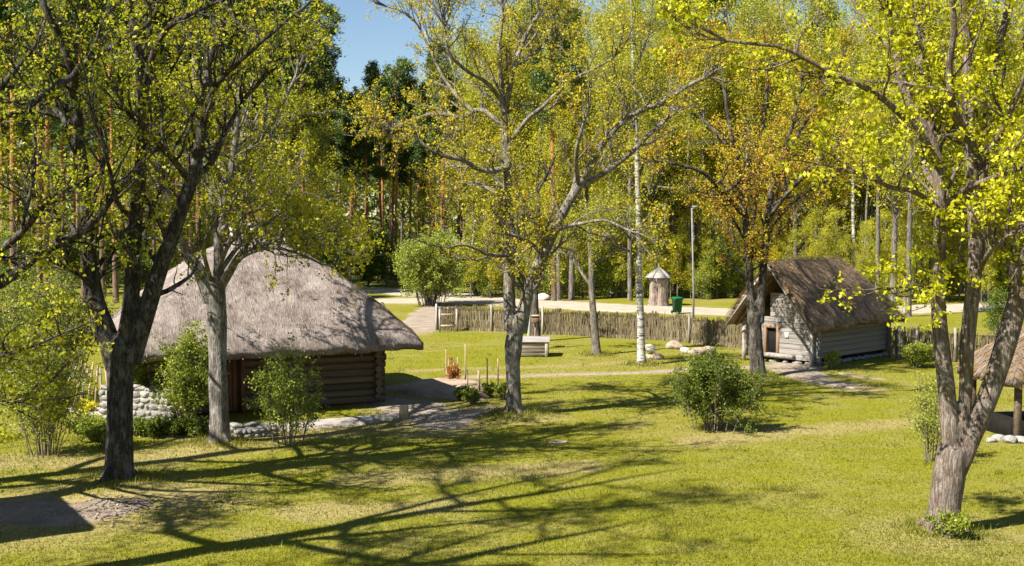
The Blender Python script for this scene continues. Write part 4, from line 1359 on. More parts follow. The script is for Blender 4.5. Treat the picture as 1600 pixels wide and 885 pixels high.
T = {}
T['oak_left'] = traced_tree(
    'oak_tree', 'oak_left', 28.5,
    [(187, 760, 82), (187, 735, 64), (187, 690, 58), (187, 640, 56), (188, 590, 57), (190, 555, 66), (192, 535, 68)],
    [[(182, 575, 50), (166, 520, 44), (148, 470, 40), (137, 400, 35), (131, 320, 31), (120, 230, 27), (112, 150, 25), (98, 80, 20, -0.4), (70, 25, 15, -0.8), (45, -40, 11, -1.0)],
     [(193, 560, 44), (203, 490, 36), (209, 420, 33), (213, 340, 30), (222, 255, 28), (226, 170, 25), (218, 80, 22), (205, 0, 17), (200, -80, 12)],
     [(203, 565, 50), (228, 490, 42), (250, 420, 36), (272, 360, 32), (292, 300, 30), (302, 275, 28), (312, 225, 22), (320, 165, 20), (330, 95, 17, 0.5), (352, 30, 14, 1.0), (365, -40, 10, 1.2)],
     [(114, 150, 20), (120, 112, 17, -0.6), (150, 88, 14, -1.2), (195, 62, 12, -1.6), (235, 30, 10, -2), (252, -20, 8, -2)],
     [(118, 118, 16, -0.5), (80, 140, 15, -1.4), (40, 172, 13, -2.2), (-10, 198, 10, -3)],
     [(120, 225, 15), (95, 180, 13, 0.8), (60, 150, 10, 1.5), (20, 90, 8, 2.0)],
     [(224, 150, 16), (238, 90, 14, -0.6), (262, 45, 12, -1), (300, 20, 10, -1.5), (350, 0, 8, -2)],
     [(298, 285, 16), (262, 240, 13, -1), (225, 205, 11, -1.5), (198, 178, 8, -2)],
     [(300, 278, 16), (330, 255, 13, 0.8), (352, 210, 11, 1.2), (380, 160, 9, 1.6), (420, 115, 7, 2)],
     [(318, 170, 13), (345, 125, 11, -0.6), (392, 82, 9, -1.0), (440, 40, 7, -1.2), (490, 0, 5, -1.4)],
     [(135, 385, 15), (100, 345, 12, 1), (60, 330, 9, 1.6), (20, 290, 7, 2)],
     [(133, 350, 13), (150, 300, 11, 1.2), (165, 240, 9, 2), (160, 170, 7, 2.5)],
     [(250, 420, 14), (225, 365, 11, 1.3), (245, 310, 9, 2), (270, 250, 7, 2.6)],
     [(212, 350, 12), (180, 310, 10, -1.2), (170, 260, 8, -2), (150, 200, 6, -2.4)]],
    'massive dark oak at left splitting into three stems above its bare earth patch', 'leaf_oak', 'bark_oak', 101, 150, 1000, 3000, ws=0.72, extra_leaf=0.46, clump_k=6, spread=0.05, size=0.082, tint=0.5)

T['pale'] = traced_tree(
    'oak_tree', 'pale', 33.2,
    [(343, 699, 44), (343, 680, 36), (342, 640, 31), (341, 600, 32), (340, 560, 29), (339, 500, 32), (337, 465, 36), (335, 450, 38)],
    [[(331, 470, 28), (312, 425, 22), (292, 398, 19), (275, 360, 17), (262, 310, 15), (248, 250, 13), (235, 180, 10), (230, 100, 7)],
     [(341, 470, 26), (342, 420, 18), (342, 385, 16), (350, 330, 14), (362, 270, 12), (372, 200, 10), (378, 120, 7)],
     [(344, 450, 16), (362, 420, 13, -0.5), (378, 398, 11, -0.9), (400, 388, 9, -1.2), (440, 372, 6, -1.6)],
     [(372, 408, 10, -0.7), (392, 372, 8, -1), (420, 345, 6, -1.3), (455, 320, 5, -1.6)],
     [(345, 350, 11), (385, 300, 9, 0.8), (420, 255, 7, 1.4), (450, 200, 5, 2)],
     [(362, 270, 9), (400, 220, 8, 0.8), (440, 165, 6, 1.2), (470, 100, 4, 1.6)],
     [(268, 340, 9), (240, 330, 7, 1), (205, 310, 5, 1.6)],
     [(350, 330, 9), (325, 270, 7, 1), (300, 190, 5, 1.5)],
     [(343, 425, 9), (385, 372, 7, 0.8), (430, 352, 6, 1.2), (480, 362, 4, 1.5), (520, 385, 3, 1.6)],
     [(342, 400, 15), (336, 335, 14, 1.2), (327, 275, 12, 2.4), (318, 220, 11, 3.4), (306, 150, 9, 4.2), (300, 70, 6, 4.6)],
     [(334, 320, 10, 1.5), (358, 262, 9, 2.6), (380, 200, 8, 3.4), (392, 130, 6, 4.0)],
     [(344, 440, 9), (378, 402, 7, -1.0), (420, 388, 6, -1.8), (462, 396, 4, -2.3), (500, 415, 3, -2.6)],
     [(338, 430, 9), (360, 380, 7, -1.2), (400, 352, 6, -2.0), (450, 350, 4, -2.5), (495, 372, 3, -2.8)],
     [(330, 440, 8), (318, 392, 6, -1.2), (330, 350, 5, -2.0), (360, 325, 4, -2.5)],
     [(300, 405, 8), (268, 392, 6, -0.8), (240, 372, 5, -1.2), (215, 380, 3, -1.5)],
     [(345, 360, 9), (385, 335, 7, -0.8), (425, 318, 6, -1.2), (465, 300, 4, -1.5), (500, 310, 3, -1.6)]],
    'pale lichen covered tree trunk standing before the thatched house', 'leaf_oak', 'bark_pale', 102, 140, 1100, 3600, extra_leaf=0.7, l1=(1.0, 2.6), clump_k=6, spread=0.052, size=0.082, tint=0.5, t_lo=0.25)

T['centre'] = traced_tree(
    'oak_tree', 'centre', 38.0,
    [(803, 655, 40), (803, 640, 31), (803, 610, 25), (801, 570, 26), (802, 545, 31), (805, 520, 33), (808, 500, 33)],
    [[(799, 515, 25), (796, 470, 21), (796, 420, 20), (798, 380, 18), (794, 320, 17), (794, 250, 15), (789, 195, 14), (796, 150, 11), (806, 105, 9), (822, 60, 8), (856, 0, 6), (880, -50, 5)],
     [(813, 520, 26), (824, 460, 21), (836, 425, 20), (852, 392, 18), (868, 358, 17), (886, 322, 16), (904, 292, 16)],
     [(902, 296, 14), (925, 255, 12), (952, 212, 11), (990, 180, 9), (1040, 158, 8), (1085, 132, 6), (1120, 118, 5)],
     [(904, 293, 12), (938, 274, 10, 0.6), (980, 244, 9, 1), (1022, 205, 8, 1.3), (1062, 172, 6, 1.6)],
     [(789, 190, 11), (784, 140, 9), (779, 80, 8), (783, 20, 6), (780, -40, 5)],
     [(794, 262, 11), (760, 268, 9, -0.6), (722, 252, 8, -1), (690, 244, 7, -1.3), (655, 225, 5, -1.5)],
     [(790, 200, 10), (752, 172, 9, 0.6), (722, 184, 8, 1), (680, 178, 7, 1.2), (640, 190, 5, 1.5), (605, 205, 4, 1.6)],
     [(740, 175, 7, 0.7), (712, 148, 6, 1), (690, 115, 5, 1.3), (668, 70, 4, 1.5), (640, 25, 3, 1.6), (585, 5, 3, 1.6)],
     [(789, 165, 9), (760, 130, 7, -0.6), (728, 112, 6, -1), (700, 85, 5, -1.4), (690, 40, 4, -1.6)],
     [(795, 225, 9), (825, 185, 8, -0.6), (850, 165, 7, -1), (885, 130, 6, -1.2), (925, 108, 5, -1.4), (970, 80, 4, -1.6)],
     [(806, 105, 7), (845, 75, 6, 1), (862, 45, 5, 1.4), (870, 0, 4, 1.6)],
     [(850, 398, 8), (820, 375, 7, -0.9), (790, 365, 5, -1.4)],
     [(796, 400, 8), (765, 398, 6, -0.9), (730, 385, 5, -1.5), (700, 390, 4, -1.8)],
     [(796, 330, 9), (770, 300, 7, 1), (740, 285, 6, 1.6), (700, 300, 4, 2)],
     [(868, 358, 8), (905, 350, 6, -0.8), (945, 345, 5, -1.3), (985, 362, 4, -1.6)],
     [(904, 292, 9), (900, 250, 8, -1), (905, 210, 6, -1.6), (920, 160, 5, -2)]],
    'central forked tree with golden spring leaves and a mossy trunk', 'leaf_gold', 'bark_mid', 103, 170, 1300, 4600, ws=0.9, extra_leaf=0.75, l1=(0.9, 2.8), clump_k=5, spread=0.055, size=0.078, tint=0.55)

T['twin'] = traced_tree(
    'maple_tree', 'twin', 46.7,
    [(1186, 592, 40), (1184, 575, 30), (1181, 540, 27), (1180, 510, 28), (1180, 490, 30)],
    [[(1176, 505, 20), (1172, 450, 16), (1169, 400, 15), (1164, 345, 13), (1157, 290, 11), (1147, 240, 10), (1138, 180, 8), (1128, 100, 6)],
     [(1186, 505, 20), (1190, 450, 16), (1194, 400, 15), (1199, 345, 13), (1205, 300, 11), (1220, 250, 9), (1240, 190, 7), (1255, 120, 5)],
     [(1164, 340, 10), (1140, 312, 9, -0.6), (1122, 296, 8, -1), (1100, 270, 8, -1.4), (1060, 256, 6, -1.8), (1012, 250, 4, -2)],
     [(1130, 303, 6, -0.8), (1160, 282, 6, -1.4), (1190, 262, 4, -1.8)],
     [(1199, 345, 9), (1222, 312, 8, -0.8), (1255, 275, 7, -1.4), (1295, 235, 5, -1.8), (1330, 212, 4, -2)],
     [(1197, 370, 8), (1225, 330, 7, 1), (1262, 300, 6, 1.6), (1300, 280, 4, 2)],
     [(1157, 290, 8), (1180, 240, 7, 0.8), (1195, 180, 6, 1.4), (1200, 110, 4, 1.8)],
     [(1147, 240, 7), (1115, 205, 6, 0.8), (1085, 170, 5, 1.4), (1070, 120, 4, 1.8)],
     [(1170, 420, 7), (1145, 375, 6, 1), (1125, 350, 5, 1.6)],
     [(1220, 250, 7), (1260, 190, 6, 1), (1290, 140, 5, 1.4), (1320, 90, 4, 1.8)],
     [(1196, 385, 9), (1206, 340, 8, 1.2), (1215, 300, 7, 2.2), (1218, 250, 5, 3.0)],
     [(1172, 400, 9), (1178, 340, 8, 1.4), (1186, 290, 6, 2.4), (1180, 235, 5, 3.2)],
     [(1200, 340, 8), (1228, 290, 7, 1.6), (1250, 255, 5, 2.6), (1270, 210, 4, 3.4)]],
    'dark twin stemmed tree with rusty orange young leaves before the small hut', 'leaf_rust', 'bark_dark', 104, 150, 1150, 3600, ws=0.82, extra_leaf=0.85, l1=(0.9, 2.6), clump_k=5, spread=0.065, size=0.082, tint=0.42)

T['maple'] = traced_tree(
    'maple_tree', 'maple', 24.0,
    [(1474, 842, 66), (1475, 815, 55), (1477, 785, 50), (1482, 745, 51), (1487, 715, 54), (1490, 700, 50)],
    [[(1485, 735, 30), (1486, 700, 31), (1482, 640, 27), (1477, 590, 26), (1471, 540, 25), (1466, 470, 22), (1468, 400, 20), (1470, 320, 19), (1465, 250, 18), (1450, 205, 16), (1425, 160, 15), (1408, 110, 14), (1395, 50, 12), (1392, -30, 9)],
     [(1492, 735, 26), (1500, 695, 24), (1507, 640, 20), (1510, 590, 21), (1511, 540, 23), (1519, 465, 23), (1525, 400, 23), (1523, 330, 22), (1519, 260, 20), (1514, 180, 18), (1512, 100, 15), (1506, 20, 12), (1500, -60, 9)],
     [(1488, 755, 30), (1504, 715, 33), (1520, 675, 33), (1538, 635, 32), (1556, 585, 32), (1570, 540, 33), (1590, 470, 31), (1606, 410, 29), (1622, 350, 26), (1645, 250, 22), (1660, 140, 17), (1665, 20, 12)],
     [(1523, 430, 17, 0.3), (1536, 350, 17, 0.6), (1534, 250, 16, 0.9), (1545, 160, 14, 1.2), (1560, 80, 12, 1.5), (1575, -10, 9, 1.8)],
     [(1466, 260, 14.4), (1440, 212, 12.2, -0.6), (1408, 180, 10.8, -1), (1372, 150, 10.1, -1.4), (1330, 128, 8.6, -1.8), (1275, 104, 7.2, -2), (1225, 78, 6.5, -2.2), (1175, 74, 5, -2.4), (1105, 68, 3.6, -2.5)],
     [(1470, 300, 11.5), (1445, 260, 10.1, 0.8), (1445, 190, 9.4, 1.2), (1440, 110, 8.6, 1.6), (1432, 30, 7.2, 2)],
     [(1516, 220, 13), (1490, 170, 11.5, -0.6), (1484, 110, 10.8, -0.9), (1490, 40, 8.6, -1.2), (1480, -30, 6.5, -1.4)],
     [(1504, 300, 10.8), (1530, 285, 10.1, -1), (1560, 272, 8.6, -1.5), (1600, 258, 7.2, -2)],
     [(1526, 260, 10.1), (1560, 215, 8.6, -0.8), (1590, 150, 7.2, -1.4), (1610, 100, 5.8, -1.8)],
     [(1468, 330, 11), (1430, 300, 8, -1), (1390, 290, 7, -1.6), (1345, 275, 5, -2)],
     [(1475, 480, 9), (1450, 455, 7, -0.8), (1425, 450, 5, -1.2)],
     [(1527, 430, 10), (1545, 395, 8, -1), (1570, 370, 6, -1.6)],
     [(1410, 120, 9.4), (1385, 70, 7.2, 0.6), (1350, 30, 5.8, 1), (1330, -20, 4.3, 1.3)]],
    'big three stemmed maple with bright lemon leaves at the right foreground', 'leaf_maple', 'bark_maple', 105, 120, 620, 1700, ws=1.0, l1=(0.9, 2.6), l2=(0.4, 1.1), clump_k=9, spread=0.06, size=0.092, tint=0.5, extra_leaf=0.75, t_lo=0.36)

T['birch'] = traced_tree(
    'birch_tree', 'birch', 50.9,
    [(1003, 574, 22), (1002, 555, 17), (1001, 500, 15), (998, 430, 13), (998, 360, 11), (996, 280, 10), (994, 200, 8), (990, 120, 7), (987, 40, 5), (985, -40, 4)],
    [[(998, 395, 6), (978, 365, 5, -0.4), (962, 352, 4, -0.7), (940, 350, 3, -0.9)],
     [(998, 400, 6), (970, 388, 5, -0.3), (940, 384, 4, -0.5), (905, 378, 3, -0.8)],
     [(996, 280, 6), (1020, 220, 5, 0.5), (1040, 150, 4, 0.9)],
     [(994, 210, 6), (970, 150, 5, -0.4), (955, 80, 4, -0.7)],
     [(997, 330, 6), (1025, 290, 5, 0.6), (1045, 230, 4, 1)],
     [(990, 120, 5), (1010, 60, 4, 0.4), (1020, 0, 3, 0.6)]],
    'slender white birch trunk standing alone in the middle lawn', 'leaf_birch', 'bark_birch', 106, 80, 520, 2600, ws=0.8, branch_bark='bark_grey', l1=(0.9, 2.2), clump_k=4, spread=0.08, size=0.07, tint=0.5, t_lo=0.2)

T['thin'] = traced_tree(
    'young_tree', 'thin', 54.4,
    [(932, 558, 20), (931, 540, 15), (928, 500, 12), (925, 460, 11), (923, 400, 9), (919, 330, 8), (914, 260, 6), (912, 190, 4)],
    [[(925, 450, 6), (905, 420, 5, 0.4), (890, 400, 4, 0.7), (870, 392, 3, 1)],
     [(923, 400, 6), (945, 370, 5, 0.4), (958, 330, 4, 0.7)],
     [(919, 330, 6), (900, 290, 5, -0.4), (885, 240, 4, -0.7)],
     [(916, 290, 5), (940, 250, 4, 0.4), (950, 200, 3, 0.7)]],
    'slim brown trunked young tree left of the birch on the lawn', 'leaf_gold', 'bark_grey', 107, 40, 260, 800, l1=(0.7, 2.0), clump_k=4, spread=0.08, size=0.075, tint=0.4, t_lo=0.1)

T['behind_well'] = traced_tree(
    'young_tree', 'behind_well', 61.0,
    [(839, 536, 18), (838, 520, 14), (836, 470, 11), (838, 420, 10), (842, 360, 8), (840, 290, 6), (845, 220, 4)],
    [[(837, 440, 6), (860, 400, 5, 0.4), (875, 360, 4, 0.7)],
     [(842, 360, 6), (820, 320, 5, 0.4), (805, 280, 4, 0.7)],
     [(840, 300, 5), (865, 250, 4, -0.4), (880, 210, 3, -0.6)]],
    'dark slim tree trunk directly behind the well box', 'leaf_gold', 'bark_dark', 108, 30, 200, 600, l1=(0.7, 2.0), clump_k=4, spread=0.09, size=0.08, tint=0.4, t_lo=0.1)


# trees whose trunks stand just outside the frame; their limbs and shadows reach into it
def free_tree(name, xy, H, seed, label, leaf, bark, n1, n2, n3, lean=(0, 0), stems=6, reach=4.0, cats='tree', size=0.09, k=5, low=0.3, r0=0.36, limbs=()):
    rs = np.random.RandomState(seed)
    base = np.array([xy[0], xy[1], float(gz(*xy)) if abs(xy[0]) < 30 else 0.0])
    o = empty(name, base)
    tag(o, label, cats)
    K = 24
    t = np.linspace(0, 1, 6)
    tp = np.stack([lean[0] * t ** 1.5 + rs.normal(size=6) * 0.12 * t, lean[1] * t ** 1.5 + rs.normal(size=6) * 0.12 * t, H * t - 0.15 * (t == 0)], 1)
    a, ar = smooth_path(tp, r0 * np.array([1.25, 0.85, 0.7, 0.5, 0.3, 0.06]), K)
    TP, TR = [a], [ar]
    for i in range(stems):
        kk = int(K * (low + (0.85 - low) * i / max(1, stems - 1)))
        an = i * 2.4 + rs.rand()
        L = reach * (1.0 - 0.4 * i / stems) * (0.8 + 0.4 * rs.rand())
        d = np.array([math.cos(an), math.sin(an), 0])
        s = np.linspace(0, 1, 6)[:, None]
        TP.append(smooth_path(a[kk] + d * L * s + np.array([0, 0, 1]) * L * (0.25 * s + 0.55 * s ** 2) + rs.normal(size=(6, 3)) * 0.10 * s, ar[kk] * 0.55 * np.linspace(1, 0.15, 6), K)[0])
        TR.append(ar[kk] * 0.55 * np.linspace(1, 0.15, K))
    for lm in limbs:
        q, qr = smooth_path(np.array([x[:3] for x in lm], float) - base, np.array([x[3] for x in lm]), K)
        TP.append(q)
        TR.append(qr)
    TP, TR = np.array(TP), np.array(TR)
    v, q = tubes(TP, TR, 12, 0.03, rs)
    MB().add(v, [q]).build('trunk', M[bark], o, True)
    B1, r1 = grow(rs, TP[1:], TR[1:], n1, 0.9, 2.4, 30, 75, 0.2, 8, 0.17, 0.2, 1.0, 0.6, 0.012)
    B2, r2 = grow(rs, np.concatenate([B1, TP[1:, ::3]]), np.concatenate([r1, TR[1:, ::3]]), n2, 0.5, 1.3, 25, 70, 0.15, 6, 0.2, 0.2, 1.0, 0.6, 0.006)
    B3, r3 = grow(rs, B2, r2, n3, 0.2, 0.6, 25, 75, 0.15, 4, 0.2, 0.2, 1.0, 0.6, 0.004)
    mb = MB()
    for bp_, br_, sd in ((B1, r1, 6), (B2, r2, 4), (B3, r3, 3)):
        v, q = tubes(bp_, br_, sd)
        mb.add(v, [q])
    mb.build('branches', M[bark], o, True)
    C = np.concatenate([B3[:, -1], B3[:, 2][rs.rand(len(B3)) < 0.5], B2[:, -1]])
    tn = np.clip(0.45 + 0.2 * rs.normal(size=len(C)), 0, 1)
    v, q, tt = leaf_quads(rs, C, k, 0.075, size, tn)
    obj('crown', make_mesh('crown', v, q, M[leaf], False, {'tint': tt}), o)
    return o


def lim(pts, Y0):
    return [(*P(px, py, Y0 + dy), 0.6 * w * (Y0 + dy) / F_PX / 2) for px, py, w, dy in pts]


free_tree('oak_tree', (-12.0, 25.8), 15, 201, 'oak beyond the left edge whose dark branches reach into view', 'leaf_oak', 'bark_oak', 60, 380, 900, (0.5, 0), 7, 4.2,
          limbs=[lim([(-85, 470, 26, 0), (-40, 410, 24, -0.6), (10, 384, 20, -1), (50, 345, 17, -1.3), (75, 310, 14, -1.6), (110, 292, 10, -1.9), (150, 270, 7, -2.2)], 25.8),
                 lim([(30, 368, 10, -1.2), (48, 300, 10, -1.2), (55, 230, 9, -1.2), (45, 160, 7, -1.2)], 25.8),
                 lim([(-85, 560, 16, 0), (-20, 560, 12, -0.8), (40, 545, 9, -1.4), (100, 520, 6, -2), (150, 500, 4, -2.4)], 25.8),
                 lim([(-85, 600, 14, 0), (-20, 620, 10, -0.8), (30, 628, 8, -1.2), (75, 600, 6, -1.6), (110, 560, 4, -1.9)], 25.8)])
free_tree('oak_tree', (-19.0, 11.0), 17, 202, 'tall oak behind the left barn outside the view', 'leaf_oak', 'bark_oak', 50, 200, 420, (0.5, 0.5), 9, 5.0, low=0.25, r0=0.45)
free_tree('oak_tree', (-10.5, 9.2), 15, 203, 'forked oak outside the lower left corner of the view', 'leaf_oak', 'bark_oak', 45, 170, 350, (1.0, 0), 8, 4.5, low=0.25, r0=0.40)
free_tree('oak_tree', (-10.3, 15.4), 18, 205, 'upright oak beside the barn outside the view', 'leaf_oak', 'bark_oak', 45, 170, 350, (-0.4, 0), 8, 3.4, low=0.3, r0=0.34)
free_tree('oak_tree', (-12.8, 17.6), 22, 206, 'tallest oak outside the left edge beside the barn', 'leaf_oak', 'bark_oak', 100, 460, 1500, (-0.5, 0), 11, 5.4, low=0.40, r0=0.42)
free_tree('oak_tree', (-18.5, 24.0), 22, 204, 'spreading oak far outside the left edge', 'leaf_oak', 'bark_oak', 80, 360, 1100, (0, 0), 10, 5.5, low=0.25, r0=0.45)


# ------------------------------------------------------------------ shrubs
def shrub(name, px, py, w, h, seed, label, leaf, stems=14, n2=160, n3=700, k=4, size=0.06, spread=0.05, lean=0.0, bark='twig', tint=0.5, inner=0.3, cat='shrub', Y=None, group=None, stem_r=0.02, flatb=0.0):
    rs = np.random.RandomState(seed)
    g = G(px, py) if Y is None else P(px, py, Y)
    base = np.array([g[0], g[1], float(gz(g[0], g[1]))])
    o = empty(name, base)
    tag(o, label, cat, group)
    K = 8
    S = []
    w *= 1.25
    for i in range(stems):
        a = 2 * np.pi * i / stems + rs.rand() * 0.6
        rr = w / 2 * (inner + (1 - inner) * rs.rand())
        hh = h * (0.75 + 0.3 * rs.rand()) * math.sqrt(max(0.15, 1 - 0.55 * (rr / (w / 2)) ** 2))
        s = np.linspace(0, 1, 5)[:, None]
        p = np.array([math.cos(a), math.sin(a), 0]) * (rr * 0.45 * rs.rand() + rr * (0.35 + 0.4 * rs.rand()) * s ** (1.0 + 0.3 * rs.rand())) * np.array([1, 1, 0]) + np.array([0, 0, 1]) * hh * s ** (0.85 - flatb) + rs.normal(size=(5, 3)) * 0.05 * s
        S.append(smooth_path(p, np.ones(5), K)[0])
    S = np.array(S)
    SR = stem_r * 0.75 * np.linspace(1, 0.35, K)[None] * (0.7 + 0.6 * rs.rand(stems))[:, None]
    B2, r2 = grow(rs, S, SR, n2, 0.16 * h, 0.45 * h, 20, 60, 0.15, 5, 0.18, 0.10, 1.0, 0.7, 0.004)
    B3, r3 = grow(rs, np.concatenate([B2, S[:, [1, 3, 4, 6, 7]]]), np.concatenate([r2, SR[:, [1, 3, 4, 6, 7]]]), n3, 0.06 * h, 0.2 * h, 20, 70, 0.1, 4, 0.2, 0.3, 1.0, 0.7, 0.003)
    mb = MB()
    for bp_, br_, sd in ((S, SR, 6), (B2, r2, 4), (B3, r3, 3)):
        v, q = tubes(bp_, br_, sd)
        mb.add(v, [q])
    mb.build('stems', M[bark], o, True)
    C = np.concatenate([B3[:, -1], B3[:, 2], B2[:, -1], B2[:, 3]])
    C = C[C[:, 2] > 0.06]
    tn = np.clip(tint + 0.2 * rs.normal(size=len(C)), 0, 1)
    v, q, tt = leaf_quads(rs, C, k, spread, size, tn)
    obj('foliage', make_mesh('foliage', v, q, M[leaf], False, {'tint': tt}), o)
    return o


shrub('green_shrub', 1110, 672, 3.0, 2.1, 301, 'dense dark green bush in the lawn left of the small hut', 'leaf_shrub', 34, 500, 2600, 4, 0.065, 0.05, inner=0.15, flatb=0.15)
shrub('lilac_shrub', 452, 697, 2.0, 2.45, 302, 'airy green lilac bush in front of the log house window', 'leaf_lilac', 16, 170, 700, 4, 0.07, 0.055, flatb=0.1)
shrub('lilac_shrub', 296, 664, 1.7, 2.6, 303, 'tall leafy bush against the house wall left of the pale trunk', 'leaf_lilac', 22, 280, 1300, 4, 0.075, 0.06, inner=0.1)
shrub('lilac_shrub', 232, 655, 1.6, 2.3, 304, 'leafy bush behind the white stone wall by the eave', 'leaf_lilac', 14, 160, 700, 4, 0.075, 0.06, Y=38.2)
shrub('lilac_shrub', 72, 712, 2.3, 2.9, 305, 'tall many stemmed pale bush left of the big oak', 'leaf_lilac', 24, 240, 900, 4, 0.065, 0.06, tint=0.6, flatb=0.1)
shrub('lilac_shrub', 10, 632, 3.8, 4.6, 306, 'leafy bush at the far left edge behind the lawn', 'leaf_lilac', 22, 260, 1000, 4, 0.09, 0.08, tint=0.5)
shrub('lilac_shrub', 100, 620, 3.0, 4.4, 307, 'rounded green bush left of the leaning poles', 'leaf_shrub', 20, 240, 1000, 4, 0.085, 0.08, tint=0.7)
shrub('pale_shrub', 1452, 722, 1.3, 2.2, 308, 'thin pale bush growing against the left side of the maple', 'leaf_lilac', 10, 90, 380, 4, 0.055, 0.05, tint=0.7)
shrub('pale_shrub', 1436, 574, 1.5, 0.95, 309, 'sparse pale bush in front of the right wattle fence', 'leaf_lilac', 16, 160, 700, 4, 0.07, 0.06, tint=0.85)
shrub('small_plant', 1300, 577, 0.7, 0.8, 310, 'small leafy plant at the shaded side wall of the hut', 'leaf_lilac', 9, 40, 160, 4, 0.06, 0.05, tint=0.5)
shrub('small_plant', 710, 601, 0.55, 0.8, 311, 'small red leaved plant among the garden stakes', 'flower_red', 9, 50, 220, 4, 0.06, 0.05)
shrub('small_plant', 135, 645, 0.6, 0.35, 312, 'yellow flowering tuft beside the leaning poles', 'flower_yellow', 10, 40, 200, 4, 0.06, 0.05)
for i, (px, py, lab) in enumerate([(722, 628, 'green grassy tuft at the front edge of the soil bed'), (740, 632, 'second green tuft at the front edge of the soil bed'), (765, 622, 'green weeds between the last two garden stakes'), (786, 626, 'green weeds just left of the forked trunk')]):
    shrub('small_plant', px, py, 0.7, 0.5, 320 + i, lab, 'leaf_shrub', 12, 40, 160, 3, 0.07, 0.04, tint=0.7)
for i, px in enumerate(range(214, 326, 14)):
    shrub('bedding_plant', px, 682 + (i * 7) % 5, 0.75, 0.48, 330 + i, ('first', 'second', 'third', 'fourth', 'fifth', 'sixth', 'seventh', 'eighth')[i] + ' leafy green bedding plant to the right of the big oak', 'leaf_shrub', 12, 40, 170, 4, 0.075, 0.05, tint=0.5, group='bedding plants in the dark bed', cat='plant')
for i, (px, py) in enumerate([(150, 690), (166, 700), (130, 682)]):
    shrub('bedding_plant', px, py, 0.9, 0.6, 345 + i, ('leafy weed patch left of the oak trunk', 'leafy weeds touching the left side of the oak trunk', 'leafy weeds below the leaning poles')[i], 'leaf_lilac', 12, 40, 170, 4, 0.075, 0.05, tint=0.5, cat='plant')
shrub('larch_shrub', 672, 478, 5.2, 4.7, 350, 'rounded pale green young conifer at the left end of the fence', 'larch', 40, 700, 3000, 5, 0.13, 0.10, inner=0.1, tint=0.6, stem_r=0.04)
shrub('maple_shoot', 1482, 846, 0.5, 0.45, 351, 'fresh green shoots at the foot of the big maple', 'leaf_lilac', 8, 30, 110, 4, 0.06, 0.04)

# ------------------------------------------------------------------ grass blades over the near lawn
rs = np.random.RandomState(77)


def blades(name, n, x0, x1, y0, y1, hgt, wid, label, keep):
    # denser toward the camera
    y = 1 / (1 / y0 + rs.rand(n) * (1 / y1 - 1 / y0))
    x = (rs.rand(n) * 2 - 1) * 0.46 * y
    k = keep(x, y)
    x, y = x[k], y[k]
    tall = np.ones(len(x))
    for key, rr in (('oak_left', 0.55), ('pale', 0.42), ('centre', 0.4), ('maple', 0.5), ('birch', 0.3), ('thin', 0.3), ('twin', 0.4)):
        c_ = TREE_XY[key]
        mm = 900
        a_, q_ = rs.rand(mm) * 6.28, rr + np.abs(rs.normal(size=mm)) * 0.35
        x, y = np.concatenate([x, c_[0] + np.cos(a_) * q_]), np.concatenate([y, c_[1] + np.sin(a_) * q_])
        tall = np.concatenate([tall, 1.5 + 1.6 * rs.rand(mm)])
    for cx_, cy_ in zip((rs.rand(420) * 2 - 1) * 20, 21 + 38 * rs.rand(420) ** 1.3):
        mm = 22
        if abs(cx_) > 0.44 * cy_ or not keep(np.array([cx_]), np.array([cy_]))[0]:
            continue
        x, y = np.concatenate([x, cx_ + rs.normal(size=mm) * 0.10]), np.concatenate([y, cy_ + rs.normal(size=mm) * 0.10])
        tall = np.concatenate([tall, np.full(mm, 1.2 + 1.3 * rs.rand())])
    z = gz(x, y)
    m = len(x)
    a = rs.rand(m) * 6.28
    h = tall * hgt * (0.5 + rs.rand(m)) * (0.7 + 0.6 * fbm(x * 0.6, y * 0.6, 4, 3))
    w = wid * (0.6 + 0.8 * rs.rand(m)) * np.sqrt(y / 28)
    c = np.stack([x, y, z - 0.01], 1)
    d = np.stack([np.cos(a), np.sin(a), 0 * a], 1) * w[:, None]
    ln = np.stack([rs.normal(size=m) * 0.5 * h, rs.normal(size=m) * 0.5 * h, h], 1)
    v = np.stack([c - d, c + d, c + ln], 1).reshape(-1, 3)
    tn = np.clip(0.75 * fbm(x * 0.35 + 9, y * 0.55, 15, 4) + 0.22 * rs.rand(m) - 0.02, 0, 1)
    o = obj(name, make_mesh(name, v, np.arange(m * 3).reshape(-1, 3), M['grass_blade'], False, {'tint': np.repeat(tn, 3)}))
    return tag(o, label, 'grass', kind='stuff')


def on_grass(x, y):
    k = np.ones(len(x), bool)
    for pl, w in ((PATH_CROSS, 0.45), (PATH_HOUSE, 1.15), (PATH_HOUSE2, 0.7), (PATH_HUT, 0.8), (BARE, 1.3), (PATH_GATE, 1.1)):
        k &= seg_dist(x, y, pl) > w * (0.6 + 0.8 * fbm(x * 1.2, y * 1.2, 8, 3))
    u = (x - h_org[0]) * hx[0] + (y - h_org[1]) * hx[1]
    w_ = (x - h_org[0]) * hy[0] + (y - h_org[1]) * hy[1]
    k &= ~((u > wx0 - 0.3) & (u < wx1 + 0.3) & (w_ > wy0 - 1.0) & (w_ < wy1))
    return k & (rs.rand(len(x)) < 0.25 + 0.9 * fbm(x * 0.5, y * 0.5, 21, 3))


blades('grass', 300000, -20, 24, 20.5, 72, 0.055, 0.010, 'short mown grass blades covering the lawn', on_grass)

